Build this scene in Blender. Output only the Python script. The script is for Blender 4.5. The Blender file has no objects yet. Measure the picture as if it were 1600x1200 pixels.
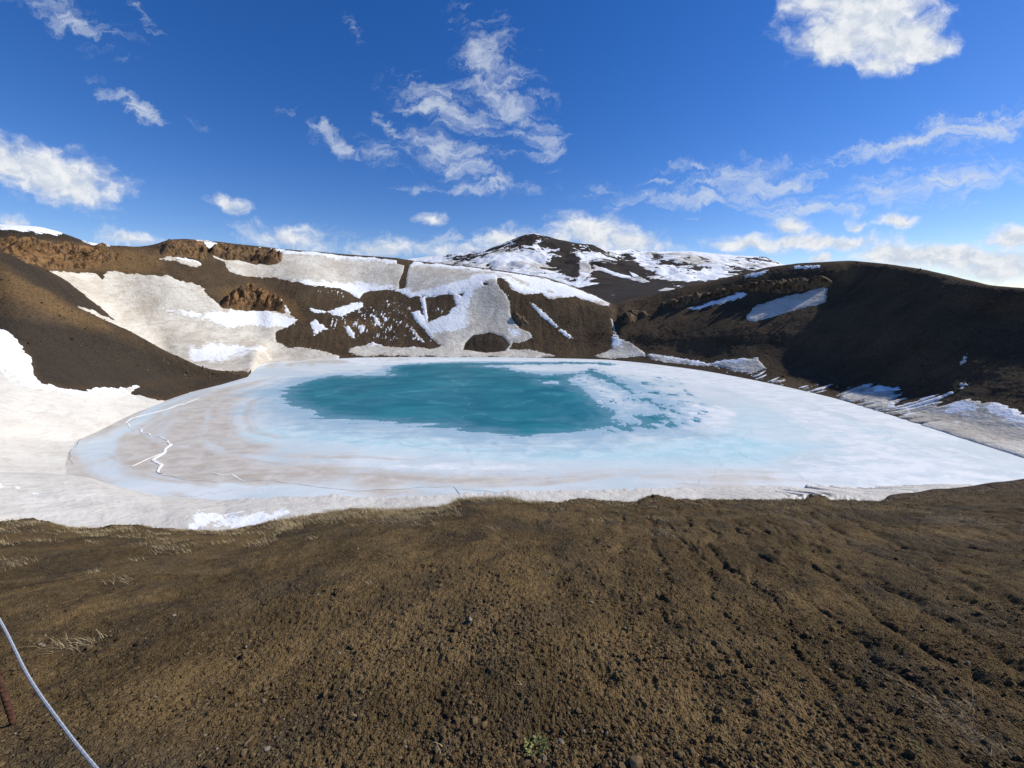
import bpy, math, random
import numpy as np
from mathutils import Vector
D = bpy.data; SC = bpy.context.scene; COL = SC.collection
R = math.radians
# ------------------------------------------------------------------ camera
F = 600.0                       # focal length in pixels of the 1600 px wide photograph
PITCH = math.atan(125/600)      # looking a little down
H = 46.0                        # eye height above the frozen lake
cam = D.cameras.new('camera'); cam.sensor_width = 36; cam.lens = 36*F/1600
cam.clip_start = 0.05; cam.clip_end = 60000
co = D.objects.new('camera', cam); COL.objects.link(co)
co.location = (0, 0, H); co.rotation_euler = (math.pi/2 - PITCH, 0, 0)
SC.camera = co
SC.view_settings.view_transform = 'Standard'; SC.view_settings.look = 'None'
SC.view_settings.exposure = 0.0; SC.view_settings.gamma = 1
SC.render.resolution_x = 1024; SC.render.resolution_y = 768
SC.cycles.max_bounces = 6; SC.cycles.diffuse_bounces = 3; SC.cycles.transparent_max_bounces = 8
CP, SP = math.cos(PITCH), math.sin(PITCH)
def at(px, py, s):
    """a point at camera depth s along the ray of photograph pixel (px, py)"""
    x = (px-800)/F; y = (py-600)/F
    return np.array([x*s, (CP-y*SP)*s, H-(y*CP+SP)*s])
def lake_at(px, py, z=0.0):
    y = (py-600)/F
    return at(px, py, (H-z)/(y*CP+SP))
def proj(X, Y, Z):
    dz = Z-H
    s = Y*CP - dz*SP
    s = np.where(np.abs(s) < 1e-3, 1e-3, s)
    y = (-Y*SP - dz*CP)/s
    return 800+F*X/s, 600+F*y, s
# ------------------------------------------------------------------ nodes helper
class NT:
    def __init__(self, tree): self.t = tree; self.n = tree.nodes; self.l = tree.links; self.n.clear()
    def new(self, typ, ins=None, **kw):
        n = self.n.new(typ)
        for k, v in kw.items(): setattr(n, k, v)
        for k, v in (ins or {}).items():
            if isinstance(v, bpy.types.NodeSocket): self.l.new(v, n.inputs[k])
            else: n.inputs[k].default_value = v
        return n
    def math(self, op, a, b=0.0, c=None, clamp=False):
        d = {0: a, 1: b}
        if c is not None: d[2] = c
        n = self.new('ShaderNodeMath', d, operation=op); n.use_clamp = clamp
        return n.outputs[0]
    def vmath(self, op, a, b=(0, 0, 0)):
        return self.new('ShaderNodeVectorMath', {0: a, 1: b}, operation=op).outputs[0]
    def ramp(self, v, lo, hi, a=0.0, b=1.0, smooth=True):
        n = self.new('ShaderNodeMapRange', {0: v, 1: lo, 2: hi, 3: a, 4: b})
        n.interpolation_type = 'SMOOTHSTEP' if smooth else 'LINEAR'
        return n.outputs[0]
    def mix(self, f, a, b):
        n = self.new('ShaderNodeMix', data_type='RGBA')
        for k, v in ((0, f), (6, a), (7, b)):
            if isinstance(v, bpy.types.NodeSocket): self.l.new(v, n.inputs[k])
            else: n.inputs[k].default_value = v
        return n.outputs[2]
    def noise(self, vec, scale, detail=4, rough=0.55, dist=0.0, col=False):
        n = self.new('ShaderNodeTexNoise', {'Vector': vec, 'Scale': scale, 'Detail': detail, 'Roughness': rough, 'Distortion': dist})
        return n.outputs[1 if col else 0]
    def attr(self, name): return self.new('ShaderNodeAttribute', attribute_name=name).outputs['Fac']
def srgb(r, g, b):
    f = lambda c: (c/255/12.92 if c/255 < .04045 else ((c/255+.055)/1.055)**2.4)
    return (f(r), f(g), f(b), 1)
# ------------------------------------------------------------------ sun and sky
SUN_EL, SUN_AZ = R(38), R(80)          # azimuth from +Y towards +X
sv = Vector((math.cos(SUN_EL)*math.sin(SUN_AZ), math.cos(SUN_EL)*math.cos(SUN_AZ), math.sin(SUN_EL)))
sl = D.lights.new('sun', 'SUN'); sl.energy = 4.8; sl.angle = R(0.5); sl.color = (1.0, .965, .89)
so = D.objects.new('sun', sl); COL.objects.link(so); so.rotation_euler = sv.to_track_quat('Z', 'Y').to_euler()
W = D.worlds.new('World'); SC.world = W; W.use_nodes = True
w = NT(W.node_tree)
sky = w.new('ShaderNodeTexSky', sky_type='NISHITA', sun_disc=False, sun_elevation=SUN_EL, sun_rotation=SUN_AZ,
            altitude=800, air_density=1.0, dust_density=0.15, ozone_density=3.0)
skyc = w.new('ShaderNodeHueSaturation', {'Hue': .512, 'Saturation': 1.34, 'Value': 1.22, 'Color': sky.outputs[0]}).outputs[0]
skyc = w.vmath('MULTIPLY', skyc, (1.02, .945, 1.0))
geo = w.new('ShaderNodeTexCoord').outputs['Generated']
sep = w.new('ShaderNodeSeparateXYZ', {0: geo})
dx, dy, dz = sep.outputs
ysafe = w.math('MAXIMUM', dy, .08)
uv = w.new('ShaderNodeCombineXYZ', {0: w.math('DIVIDE', dx, ysafe), 1: w.math('DIVIDE', dz, ysafe), 2: 0.0}).outputs[0]
def cuv(px, py):
    x = (px-800)/F; y = (py-600)/F; f = CP-y*SP
    return x/f, -(y*CP+SP)/f
# cloud = (px, py, half width, half height, tilt deg, strength); drawn as real directions in the sky
cumulus = [(70,272,140,52,14,1.05),(15,250,85,40,5,1.05),(120,295,76,36,12,1.0),(355,320,42,17,12,.8),(195,372,62,18,4,.75),(450,372,95,24,12,.7),(590,388,70,20,3,.7),
  (1350,22,120,60,0,1.1),(1310,60,80,50,0,1.1),(1400,60,100,52,-8,1.1),(1455,75,56,26,-10,.9),(1375,92,60,26,0,.9),(1275,5,60,30,0,.8),
  (925,362,85,36,6,1.0),(990,380,70,26,6,.9),(790,375,60,28,0,.85),(860,380,60,22,0,.8),(677,343,26,14,0,.75),
  (1232,352,34,18,0,.85),(1335,352,24,10,0,.75),(1408,343,38,13,0,.9),(1270,377,190,17,0,.8),(1170,383,110,14,0,.75),(700,392,110,12,0,.6),
  (1480,402,150,26,2,1.1),(1400,398,85,22,0,1.1),(1560,418,110,36,0,1.0),(1585,372,45,24,0,1.0),(1285,400,24,12,0,.9),(20,345,40,16,10,.6),(1000,388,120,14,0,.5)]
wisps = [(100,20,85,34,22,.75),(765,110,45,70,-28,.85),(700,165,85,28,20,.9),(800,165,56,38,30,.85),(770,80,78,22,40,.6),(690,230,80,28,10,.95),(720,262,50,24,20,.8),
  (598,190,35,13,50,.75),(520,215,60,12,25,.7),(595,235,40,18,20,.6),(858,218,34,30,60,.8),(655,293,40,9,3,.85),(735,295,60,7,0,.65),(790,290,50,13,5,.8),
  (205,165,50,14,30,.9),(545,38,26,7,55,.5),(1180,285,95,36,-8,1.05),(1060,312,120,15,4,.85),(1460,210,150,18,-12,1.15),(1540,202,80,20,-10,1.0),(1270,325,120,13,-3,1.0),
  (1450,288,190,28,-8,.85),(1380,268,90,10,-12,.5),(1530,295,80,9,-14,.7),(1530,318,30,5,0,.6),(1035,285,26,5,-10,.6),(510,358,50,12,12,.6),(820,382,200,12,0,.5),(690,378,60,10,-3,.7),
  (1100,270,60,12,0,.35),(930,300,60,16,0,.35),(1080,342,24,4,0,.5),(300,182,18,6,30,.3),(225,20,26,8,50,.4),(1230,45,26,14,0,.45)]
def blobs(lst, coord, pw):
    out = None
    for (px, py, rx, ry, ang, k) in lst:
        u, v = cuv(px, py); u2, _ = cuv(px+1, py); _, v2 = cuv(px, py+1)
        m = w.new('ShaderNodeMapping', {'Vector': coord, 'Location': (u, v, 0), 'Rotation': (0, 0, -R(ang)), 'Scale': (rx*pw*abs(u2-u), ry*pw*abs(v2-v), 1)}, vector_type='TEXTURE')
        ln = w.new('ShaderNodeVectorMath', {0: m.outputs[0]}, operation='LENGTH').outputs['Value']
        d = w.math('MULTIPLY_ADD', ln, -k, k)
        out = d if out is None else w.math('SMOOTH_MAX', out, d, .12)
    return out
warp1 = w.vmath('MULTIPLY', w.vmath('SUBTRACT', w.noise(uv, 9, 6, .6, col=True), (.5, .5, .5)), (.12, .06, 0))
warp2 = w.vmath('MULTIPLY', w.vmath('SUBTRACT', w.noise(uv, 7, 7, .65, col=True), (.5, .5, .5)), (.20, .13, 0))
uvc = w.vmath('ADD', uv, warp1); uvw = w.vmath('ADD', uv, warp2)
nC = w.noise(w.vmath('MULTIPLY', uvc, (1, 1.5, 1)), 16, 9, .62)
nC2 = w.noise(w.vmath('MULTIPLY', w.vmath('ADD', uvc, (.012, .012, 0)), (1, 1.5, 1)), 16, 5, .62)
fib = w.new('ShaderNodeMapping', {'Vector': uvw, 'Rotation': (0, 0, R(25)), 'Scale': (1, 3.4, 1)}).outputs[0]
nW = w.noise(fib, 12, 10, .68, .6)
nW2 = w.noise(uvw, 5, 5, .6)
bC = blobs(cumulus, uvc, 1.16)
bW = blobs(wisps, uvw, 1.4)
aC = w.ramp(w.math('ADD', bC, w.math('MULTIPLY_ADD', nC, 1.3, -.65)), .04, .74)
aW = w.ramp(w.math('ADD', bW, w.math('MULTIPLY_ADD', nW, 2.6, -1.36)), .02, 1.1, 0, .85)
aW = w.math('MULTIPLY', aW, w.ramp(nW2, .25, .6, .45, 1.0))
front = w.ramp(dy, .08, .2)
aC = w.math('MULTIPLY', aC, front); aW = w.math('MULTIPLY', aW, front)
relief = w.ramp(w.math('SUBTRACT', nC, nC2), -.10, .10)
thick = w.ramp(bC, .25, .9)
shade = w.math('MULTIPLY_ADD', relief, .35, w.math('MULTIPLY', w.ramp(nC, .35, .7), .55))
ccol = w.mix(w.math('MINIMUM', shade, 1.0), (.62, .69, .80, 1), (.95, .965, .985, 1))
bgS = w.new('ShaderNodeBackground', {'Color': skyc, 'Strength': .105})
bgC = w.new('ShaderNodeBackground', {'Color': ccol, 'Strength': .96})
bgW = w.new('ShaderNodeBackground', {'Color': (.78, .86, .97, 1), 'Strength': .85})
m1 = w.new('ShaderNodeMixShader', {0: aW, 1: bgS.outputs[0], 2: bgW.outputs[0]})
m2 = w.new('ShaderNodeMixShader', {0: aC, 1: m1.outputs[0], 2: bgC.outputs[0]})
w.new('ShaderNodeOutputWorld', {0: m2.outputs[0]})
W.cycles.sampling_method = 'MANUAL'; W.cycles.sample_map_resolution = 512
# ------------------------------------------------------------------ numpy noise
_r = np.random.RandomState(7); _P = _r.permutation(512).astype(np.int64)
_G = _r.uniform(0, 2*np.pi, 512); _GX, _GY = np.cos(_G), np.sin(_G)
def perlin(x, y, seed=0):
    x = x+seed*17.31; y = y-seed*9.77
    xi = np.floor(x).astype(np.int64); yi = np.floor(y).astype(np.int64)
    xf = x-xi; yf = y-yi
    u = xf*xf*xf*(xf*(xf*6-15)+10); v = yf*yf*yf*(yf*(yf*6-15)+10)
    def g(ix, iy, fx, fy):
        h = _P[(_P[ix & 511]+iy) & 511]
        return _GX[h]*fx+_GY[h]*fy
    a = g(xi, yi, xf, yf); b = g(xi+1, yi, xf-1, yf); c = g(xi, yi+1, xf, yf-1); d = g(xi+1, yi+1, xf-1, yf-1)
    return ((a+u*(b-a))+v*((c+u*(d-c))-(a+u*(b-a))))*1.5
def fbm(x, y, octv=4, seed=0, gain=.5):
    s = 0; a = 1; t = 0
    for i in range(octv):
        s = s+a*perlin(x, y, seed+i*3); t += a; a *= gain; x = x*2.03+1.7; y = y*2.03-.9
    return s/t
def ridged(x, y, octv=4, seed=0):
    s = 0; a = 1; t = 0
    for i in range(octv):
        s = s+a*(1-2*np.abs(perlin(x, y, seed+i*3))); t += a; a *= .5; x = x*2.1; y = y*2.1
    return s/t
def cells(x, y, seed=0):
    """random value per Voronoi cell and distance to the nearest seed"""
    xi = np.floor(x).astype(np.int64); yi = np.floor(y).astype(np.int64); best = np.full(x.shape, 9.0); val = np.zeros(x.shape)
    for i in (-1, 0, 1):
        for j in (-1, 0, 1):
            h = _P[(_P[(xi+i+seed) & 511]+yi+j) & 511]
            cx_ = xi+i+.5+.45*_GX[h]; cy_ = yi+j+.5+.45*_GY[h]; d = (x-cx_)**2+(y-cy_)**2
            m = d < best; best = np.where(m, d, best); val = np.where(m, (h*37 % 101)/101, val)
    return val, np.sqrt(best)
def sstep(x, a, b):
    t = np.clip((x-a)/(b-a), 0, 1); return t*t*(3-2*t)
def sdf_poly(px, py, poly, margin=60):
    """signed distance, positive inside; far outside = -margin"""
    P = np.array(poly, float); out = np.full(px.shape, -float(margin))
    m = (px > P[:, 0].min()-margin) & (px < P[:, 0].max()+margin) & (py > P[:, 1].min()-margin) & (py < P[:, 1].max()+margin)
    x = px[m]; y = py[m]
    d = np.full(x.shape, 1e9); ins = np.zeros(x.shape, bool)
    for i in range(len(P)):
        ax, ay = P[i]; bx, by = P[(i+1) % len(P)]
        ex, ey = bx-ax, by-ay; L = ex*ex+ey*ey+1e-9
        t = np.clip(((x-ax)*ex+(y-ay)*ey)/L, 0, 1)
        d = np.minimum(d, (x-ax-t*ex)**2+(y-ay-t*ey)**2)
        c = ((ay > y) != (by > y))
        with np.errstate(divide='ignore', invalid='ignore'):
            xi = ex*(y-ay)/(ey if ey != 0 else 1e-9)+ax
        ins ^= c & (x < xi)
    d = np.sqrt(d); out[m] = np.where(ins, d, -np.minimum(d, margin))
    return out
# ------------------------------------------------------------------ mesh helpers
def link(o): COL.objects.link(o); return o
def tag(o, label=None, cat=None, group=None, kind=None):
    if label: o['label'] = label
    if cat: o['category'] = cat
    if group: o['group'] = group
    if kind: o['kind'] = kind
    return o
def npmesh(name, V, Fq, mat, attrs=None, smooth=True, parent=None):
    me = D.meshes.new(name); V = np.asarray(V, np.float32); Fq = np.asarray(Fq, np.int32)
    n = Fq.shape[1]
    me.vertices.add(len(V)); me.vertices.foreach_set('co', V.ravel())
    me.loops.add(Fq.size); me.loops.foreach_set('vertex_index', Fq.ravel())
    me.polygons.add(len(Fq)); me.polygons.foreach_set('loop_start', np.arange(len(Fq), dtype=np.int32)*n)
    me.polygons.foreach_set('use_smooth', np.full(len(Fq), smooth))
    for k, a in (attrs or {}).items():
        at_ = me.attributes.new(k, 'FLOAT', 'POINT'); at_.data.foreach_set('value', np.asarray(a, np.float32).ravel())
    me.update(calc_edges=True); me.validate()
    me.materials.append(mat)
    o = link(D.objects.new(name, me)); o.parent = parent
    return o
def grid_faces(nr, nc):
    i = np.arange(nr*nc).reshape(nr, nc)
    return np.stack([i[:-1, :-1], i[:-1, 1:], i[1:, 1:], i[1:, :-1]], -1).reshape(-1, 4)   # upward for az growing clockwise is flipped below
FLECKS = []
def components(f, nv):
    lab = np.arange(nv)
    while True:
        m = lab[f].min(1); new = lab.copy()
        np.minimum.at(new, f.ravel(), np.repeat(m, f.shape[1]))
        new = new[new]; new = new[new]
        if (new == lab).all(): return lab[f[:, 0]]
        lab = new
def submesh(name, X, Y, Z, faces, keep, mat, attrs, largest=False, **kw):
    f = faces[keep]
    if largest and len(f):
        ids, inv = np.unique(f, return_inverse=True); cl_ = components(inv.reshape(f.shape), len(ids))
        u, cnt_ = np.unique(cl_, return_counts=True); big = u[cnt_.argmax()]
        rest = f[cl_ != big]; f = f[cl_ == big]
        if len(rest): FLECKS.append(rest)
    if len(f) == 0: return None
    ids, inv = np.unique(f, return_inverse=True)
    return npmesh(name, np.stack([X, Y, Z], -1)[ids], inv.reshape(f.shape), mat, {k: a[ids] for k, a in attrs.items()}, **kw)
# ------------------------------------------------------------------ materials
def material(name):
    m = D.materials.new(name); m.use_nodes = True
    return m, NT(m.node_tree)
def finish(t, col, rough=.9, height=None, hdist=.1, spec=.2, strength=1.0, extra=None):
    d = {'Base Color': col, 'Roughness': rough, 'Specular IOR Level': spec}
    if extra: d.update(extra)
    b = t.new('ShaderNodeBsdfPrincipled', d)
    if height is not None:
        bp = t.new('ShaderNodeBump', {'Height': height, 'Distance': hdist, 'Strength': strength})
        t.l.new(bp.outputs[0], b.inputs['Normal'])
    t.new('ShaderNodeOutputMaterial', {0: b.outputs[0]})
    return b
def rgb(r, g, b): return (r, g, b, 1)
def make_scree():
    m, t = material('scree'); P = t.new('ShaderNodeNewGeometry').outputs['Position']
    tone = t.attr('tone'); och = t.attr('ochre'); drk = t.attr('ash')
    n1 = t.noise(P, .045, 5, .6); n2 = t.noise(P, .5, 6, .7); n3 = t.noise(P, 3.0, 3, .6)
    c = t.mix(t.ramp(n1, .3, .7), rgb(.080, .055, .033), rgb(.122, .083, .048))
    c = t.mix(t.math('MULTIPLY', och, t.ramp(n1, .2, .65, .5, 1)), c, rgb(.200, .122, .056))
    c = t.mix(t.math('MULTIPLY', drk, .8), c, rgb(.044, .037, .030))
    f = t.math('ADD', t.math('MULTIPLY_ADD', n2, 1.1, -.1), t.math('MULTIPLY', tone, .75))
    c = t.mix(t.ramp(f, .15, .95, .0, 1.0), t.mix(.55, c, rgb(.018, .013, .009)), c)
    c = t.mix(t.math('MULTIPLY', t.ramp(n3, .63, .78), .3), c, rgb(.19, .15, .115))
    n4 = t.noise(P, 1.2, 4, .7)
    c = t.mix(t.ramp(n4, .52, .40, 0, .38), c, rgb(.022, .016, .011)); c = t.mix(t.ramp(n4, .60, .72, 0, .30), c, rgb(.15, .11, .07))
    hgt = t.math('ADD', t.math('MULTIPLY', n2, 1.4), t.math('MULTIPLY', n4, .7))
    finish(t, c, .95, hgt, 1.0, .1, .8); return m
def make_rock():
    m, t = material('tuff_rock'); P = t.new('ShaderNodeNewGeometry').outputs['Position']
    och = t.attr('ochre')
    n1 = t.noise(P, .12, 5, .6); n2 = t.noise(t.vmath('MULTIPLY', P, (1, 1, .6)), .35, 5, .6)
    c = t.mix(t.ramp(n1, .3, .7), rgb(.100, .070, .044), rgb(.175, .122, .070))
    c = t.mix(t.math('MULTIPLY', och, t.ramp(n1, .2, .6)), c, rgb(.27, .150, .066))
    c = t.mix(t.ramp(n2, .54, .38, 0, .8), c, rgb(.030, .021, .014))
    finish(t, c, .95, n2, 2.5, .1, 1.0); return m
def make_snow():
    m, t = material('snow'); P = t.new('ShaderNodeNewGeometry').outputs['Position']
    cl = t.attr('clean'); px = t.attr('pale')
    n1 = t.noise(P, .05, 6, .62, .8); n2 = t.noise(P, .6, 6, .7); n3 = t.noise(t.vmath('MULTIPLY', P, (1, 1, 3.5)), .16, 7, .68, .5)
    dirty = t.mix(t.ramp(n1, .32, .68), rgb(.51, .45, .36), rgb(.68, .635, .54))
    dirty = t.mix(t.ramp(n3, .50, .36, 0, .55), dirty, rgb(.37, .31, .24))
    dirty = t.mix(t.ramp(n3, .58, .72, 0, .5), dirty, rgb(.72, .69, .66))
    dirty = t.mix(t.math('MULTIPLY', px, .5), dirty, rgb(.66, .63, .57))
    f = t.ramp(t.math('ADD', cl, t.math('MULTIPLY_ADD', n3, .9, -.45)), .35, .6)
    c = t.mix(f, dirty, rgb(.86, .865, .86))
    c = t.mix(t.math('MULTIPLY', t.ramp(n2, .66, .75), .35), c, rgb(.20, .16, .12))
    n5 = t.noise(P, .3, 3, .5)
    h = t.math('ADD', n2, t.math('ADD', t.math('MULTIPLY', n1, 3), t.math('MULTIPLY', n5, 2.2)))
    finish(t, c, .7, h, .28, .25, .75); return m
MAT = dict(scree=make_scree(), rock=make_rock(), snow=make_snow())
# ------------------------------------------------------------------ crater terrain
AZ = np.radians(np.arange(-69, 69.01, .125)); NA = len(AZ)
def curve(pts, az=AZ):
    """interpolate (px,py,s) points to range r(az), height z(az)"""
    W_ = np.array([at(*p) for p in pts]); a = np.arctan2(W_[:, 0], W_[:, 1]); r = np.hypot(W_[:, 0], W_[:, 1])
    k = np.argsort(a); return np.interp(az, a[k], r[k]), np.interp(az, a[k], W_[k, 2])
def S(px, py, z=0.0): return (px, py, (H-z)/((py-600)/F*CP+SP))
near_shore = [(-900,700,100),S(-300,740,14),S(0,742,5),S(60,748,2.5),S(112,728,.6),S(160,762,0),S(250,781,0),S(350,789,0),S(600,788,0),S(720,782,0),S(900,774,0),S(1100,771,0),S(1350,766,0),S(1500,760,0),S(1700,757,0),(2300,760,80)]
far_shore = [(-900,650,120),S(-300,655,24),S(0,655,11),S(60,668,5),S(111,700,.6),S(135,684,0),S(210,645,0),S(300,613,0),S(345,602,0),S(386,590.5,0),S(395,580,0),S(407,569.5,0),S(425,564,0),S(450,561.5,0),S(520,560,0),
   S(620,558.5,0),S(700,558.5,0),S(800,558.5,0),S(860,560,0),S(950,562.5,0),S(1010,568,0),S(1100,580,0),S(1200,599,0),S(1300,622,0),S(1400,652,0),S(1500,684,0),S(1600,716,0),S(1700,748,0),(2300,800,75)]
spur_mid = [(-900,520,170),(-300,520,160),(0,520,150),(60,545,163),(100,540,174),(200,570,196),(300,590,226),(388,589,247)]
spur_top = [(-900,330,220),(-300,350,200),(0,404,190),(60,440,190),(118,479,191),(160,499,194),(200,517,203),(260,550,218),(320,576,232),(388,588.6,248)]
spur_dip = [(-900,330,260),(-300,350,235),(0,406,222),(60,444,232),(118,489,252),(160,506,262),(200,527,270),(260,560,280),(320,577,264),(388,576,268)]
mid = [(-900,320,300),(-300,340,250),(0,390,238),(80,421,262),(140,462,285),(175,485,297),(260,500,310),(320,520,318),(400,535,330),(430,530,345),(480,520,355),(560,510,370),(640,510,370),(700,500,373),(780,510,370),(850,515,365),
   (900,520,360),(955,520,352),(985,520,345),(1060,530,315),(1150,520,285),(1200,520,270),(1330,515,233),(1400,530,203),(1500,560,168),(1600,590,146),(1750,620,122),(2300,600,80)]
brk = [(-900,310,330),(-300,330,270),(0,376,258),(80,395,282),(200,418,312),(260,432,322),(330,438,345),(400,440,375),(480,435,390),(560,455,412),(640,455,412),(700,450,405),(780,435,400),(830,455,395),(880,462,390),
   (920,470,388),(955,480,380),(985,490,372),(1060,475,350),(1150,465,322),(1200,460,305),(1330,450,262),(1400,460,228),(1500,490,188),(1600,510,164),(1750,540,140),(2300,540,85)]
rim = [(-900,300,360),(-300,330,300),(-60,351,292),(0,352,290),(60,355,298),(100,365,310),(140,380,320),(165,384,326),(190,384,330),(215,386,338),(245,382,352),(262,375,365),(290,373.5,378),(340,378,400),(430,388,430),(520,396,455),(620,403,470),
   (640,407,472),(700,413,472),(760,420,472),(800,426,468),(850,433,462),(900,448,440),(940,466,410),(957,476,400),(985,467,400),(1020,460,390),(1060,450,378),(1100,441,366),(1150,430,350),(1200,417,335),(1250,411,316),(1290,409,300),(1330,407,287),
   (1400,414,250),(1440,420,232),(1500,434,208),(1545,445,190),(1600,450,176),(1750,455,150),(2300,470,90)]
rib = [(-900,900,40),(0,860,40),(1000,860,32),(1250,815,28),(1330,792,26),(1370,783,26),(1400,777,26),(1450,766,27),(1500,758,28),(1600,749,29),(1750,737,30),(2300,720,30)]
K = {k: curve(v) for k, v in dict(ns=near_shore, fs=far_shore, sm=spur_mid, st=spur_top, sd=spur_dip, mid=mid, brk=brk, rim=rim, rib=rib).items()}
aS = curve([(395, 588, 248), (400, 588, 248)])  # dummy call keeps helper exercised
azw = lambda px, py: math.atan2(at(px, py, 1)[0], at(px, py, 1)[1])
wr = sstep(AZ, azw(384, 588), azw(425, 570))
rows = []
rows.append((np.full(NA, 9.0), np.full(NA, H-9.5)))
wrib = sstep(AZ, azw(1300, 786), azw(1390, 775))
rows.append((20+0*AZ, H-15.5+0*AZ+wrib*2.5))
rows.append((34*(1-wrib)+wrib*K['rib'][0]*1.0, (H-27)*(1-wrib)+wrib*K['rib'][1]))
rn, zn = K['ns']
rf, zf = K['fs']
rows.append((52+0*AZ, np.maximum(zn+2, 9+0*AZ)))
rows.append((rn-14, zn+3.2)); rows.append((rn, zn))
inl = np.clip((rf-rn-6)/30, 0, 1)
rows.append((rn+(rf-rn)*.12, zn*.8+zf*.2-2.5*inl)); rows.append((rn+(rf-rn)*.9, zn*.2+zf*.8-2.5*inl)); rows.append((rf, zf))
def between(f, g): return (K['fs'][0]*(1-f)+K['mid'][0]*f, K['fs'][1]*(1-g)+K['mid'][1]*g)
for key, f, g in (('sm', .22, .10), ('st', .50, .33), ('sd', .76, .64)):
    b = between(f, g); rows.append((K[key][0]*(1-wr)+b[0]*wr, K[key][1]*(1-wr)+b[1]*wr))
rows += [K['mid'], K['brk'], K['rim']]
rr, zr = K['rim']
rows.append((rr+25, zr-3.5)); rows.append((rr+120, zr-26)); rows.append((rr+400, np.minimum(zr-60, 22)))
NSEG = [10, 12, 26, 30, 24, 6, 6, 8, 50, 60, 26, 66, 84, 100, 10, 10, 6]
assert len(NSEG) == len(rows)-1
RR = np.array([a for a, b in rows]); ZZ = np.array([b for a, b in rows])
def blur1(a, n):
    p = n//2; k = np.hanning(n+2)[1:-1]; k /= k.sum()
    return np.convolve(np.pad(a, p, 'edge'), k, 'valid')
wl = 1-sstep(AZ, azw(111, 700), azw(200, 650))       # left of the lake everything is smoothed more
for j in range(len(RR)):
    n = {12: 61, 13: 45, 14: 7, 15: 41, 16: 61, 17: 61, 9: 7, 10: 7, 11: 7}.get(j, 5)
    if j == 12: RR[j] = blur1(RR[j], n); ZZ[j] = blur1(ZZ[j], n); continue
    RR[j] = blur1(RR[j], n) if j > 8 else RR[j]; ZZ[j] = blur1(ZZ[j], n) if j > 8 else ZZ[j]
    if j < 10: RR[j] = RR[j]*(1-wl)+blur1(RR[j], 91)*wl; ZZ[j] = ZZ[j]*(1-wl)+blur1(ZZ[j], 91)*wl
for j in range(1, len(RR)): RR[j] = np.maximum(RR[j], RR[j-1]+.5)
def pchip_t(Zc):
    """monotone slopes along axis 0 with respect to the row number-free parameter r"""
    h = np.diff(RR, axis=0); d = np.diff(Zc, axis=0)/h
    m = np.zeros_like(Zc); m[0] = d[0]; m[-1] = d[-1]
    w1 = 2*h[1:]+h[:-1]; w2 = h[1:]+2*h[:-1]
    same = (d[:-1]*d[1:]) > 0
    with np.errstate(divide='ignore', invalid='ignore'):
        hm = (w1+w2)/(w1/d[:-1]+w2/d[1:])
    m[1:-1] = np.where(same, hm, 0); return m
M = pchip_t(ZZ)
gr, gz, gt = [], [], []
for j, n in enumerate(NSEG):
    ts = np.arange(n)/n if j < len(NSEG)-1 else np.arange(n+1)/n
    h = RR[j+1]-RR[j]
    for t in ts:
        gr.append(RR[j]+t*h); gt.append(np.full(NA, j+t))
        h00 = 2*t**3-3*t**2+1; h10 = t**3-2*t**2+t; h01 = -2*t**3+3*t**2; h11 = t**3-t**2
        gz.append(h00*ZZ[j]+h10*h*M[j]+h01*ZZ[j+1]+h11*h*M[j+1])
gr = np.array(gr); gz = np.array(gz); gt = np.array(gt); NR = len(gr)
# soften kinks from the traced curves across azimuth
def blur_az(a, n):
    k = np.ones(n)/n; p = n//2
    return np.array([np.convolve(np.pad(row, p, 'edge'), k, 'valid') for row in a])
lakeish = (gt > 2.5) & (gt < 8.6)
gzb = blur_az(gz, 5); gz = np.where(lakeish, gz, gzb)
GX = gr*np.sin(AZ)[None]; GY = gr*np.cos(AZ)[None]
CXY = (10.0, 200.0)
phi = np.arctan2(GX-CXY[0], GY-CXY[1]); rad = np.hypot(GX-CXY[0], GY-CXY[1])
ppx, ppy, pss = proj(GX, GY, gz)
wall = sstep(gt, 8.1, 9.2)*(1-sstep(gt, 15.5, 17))
shorefade = sstep(np.abs(gz), 0, 4)
def n_edge_fn(): return 3.0*fbm(GX/14, GY/14, 5, 51, .6)+2.2*fbm(GX/2.6, GY/2.6+gz/2.6, 4, 53, .7)
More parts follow.
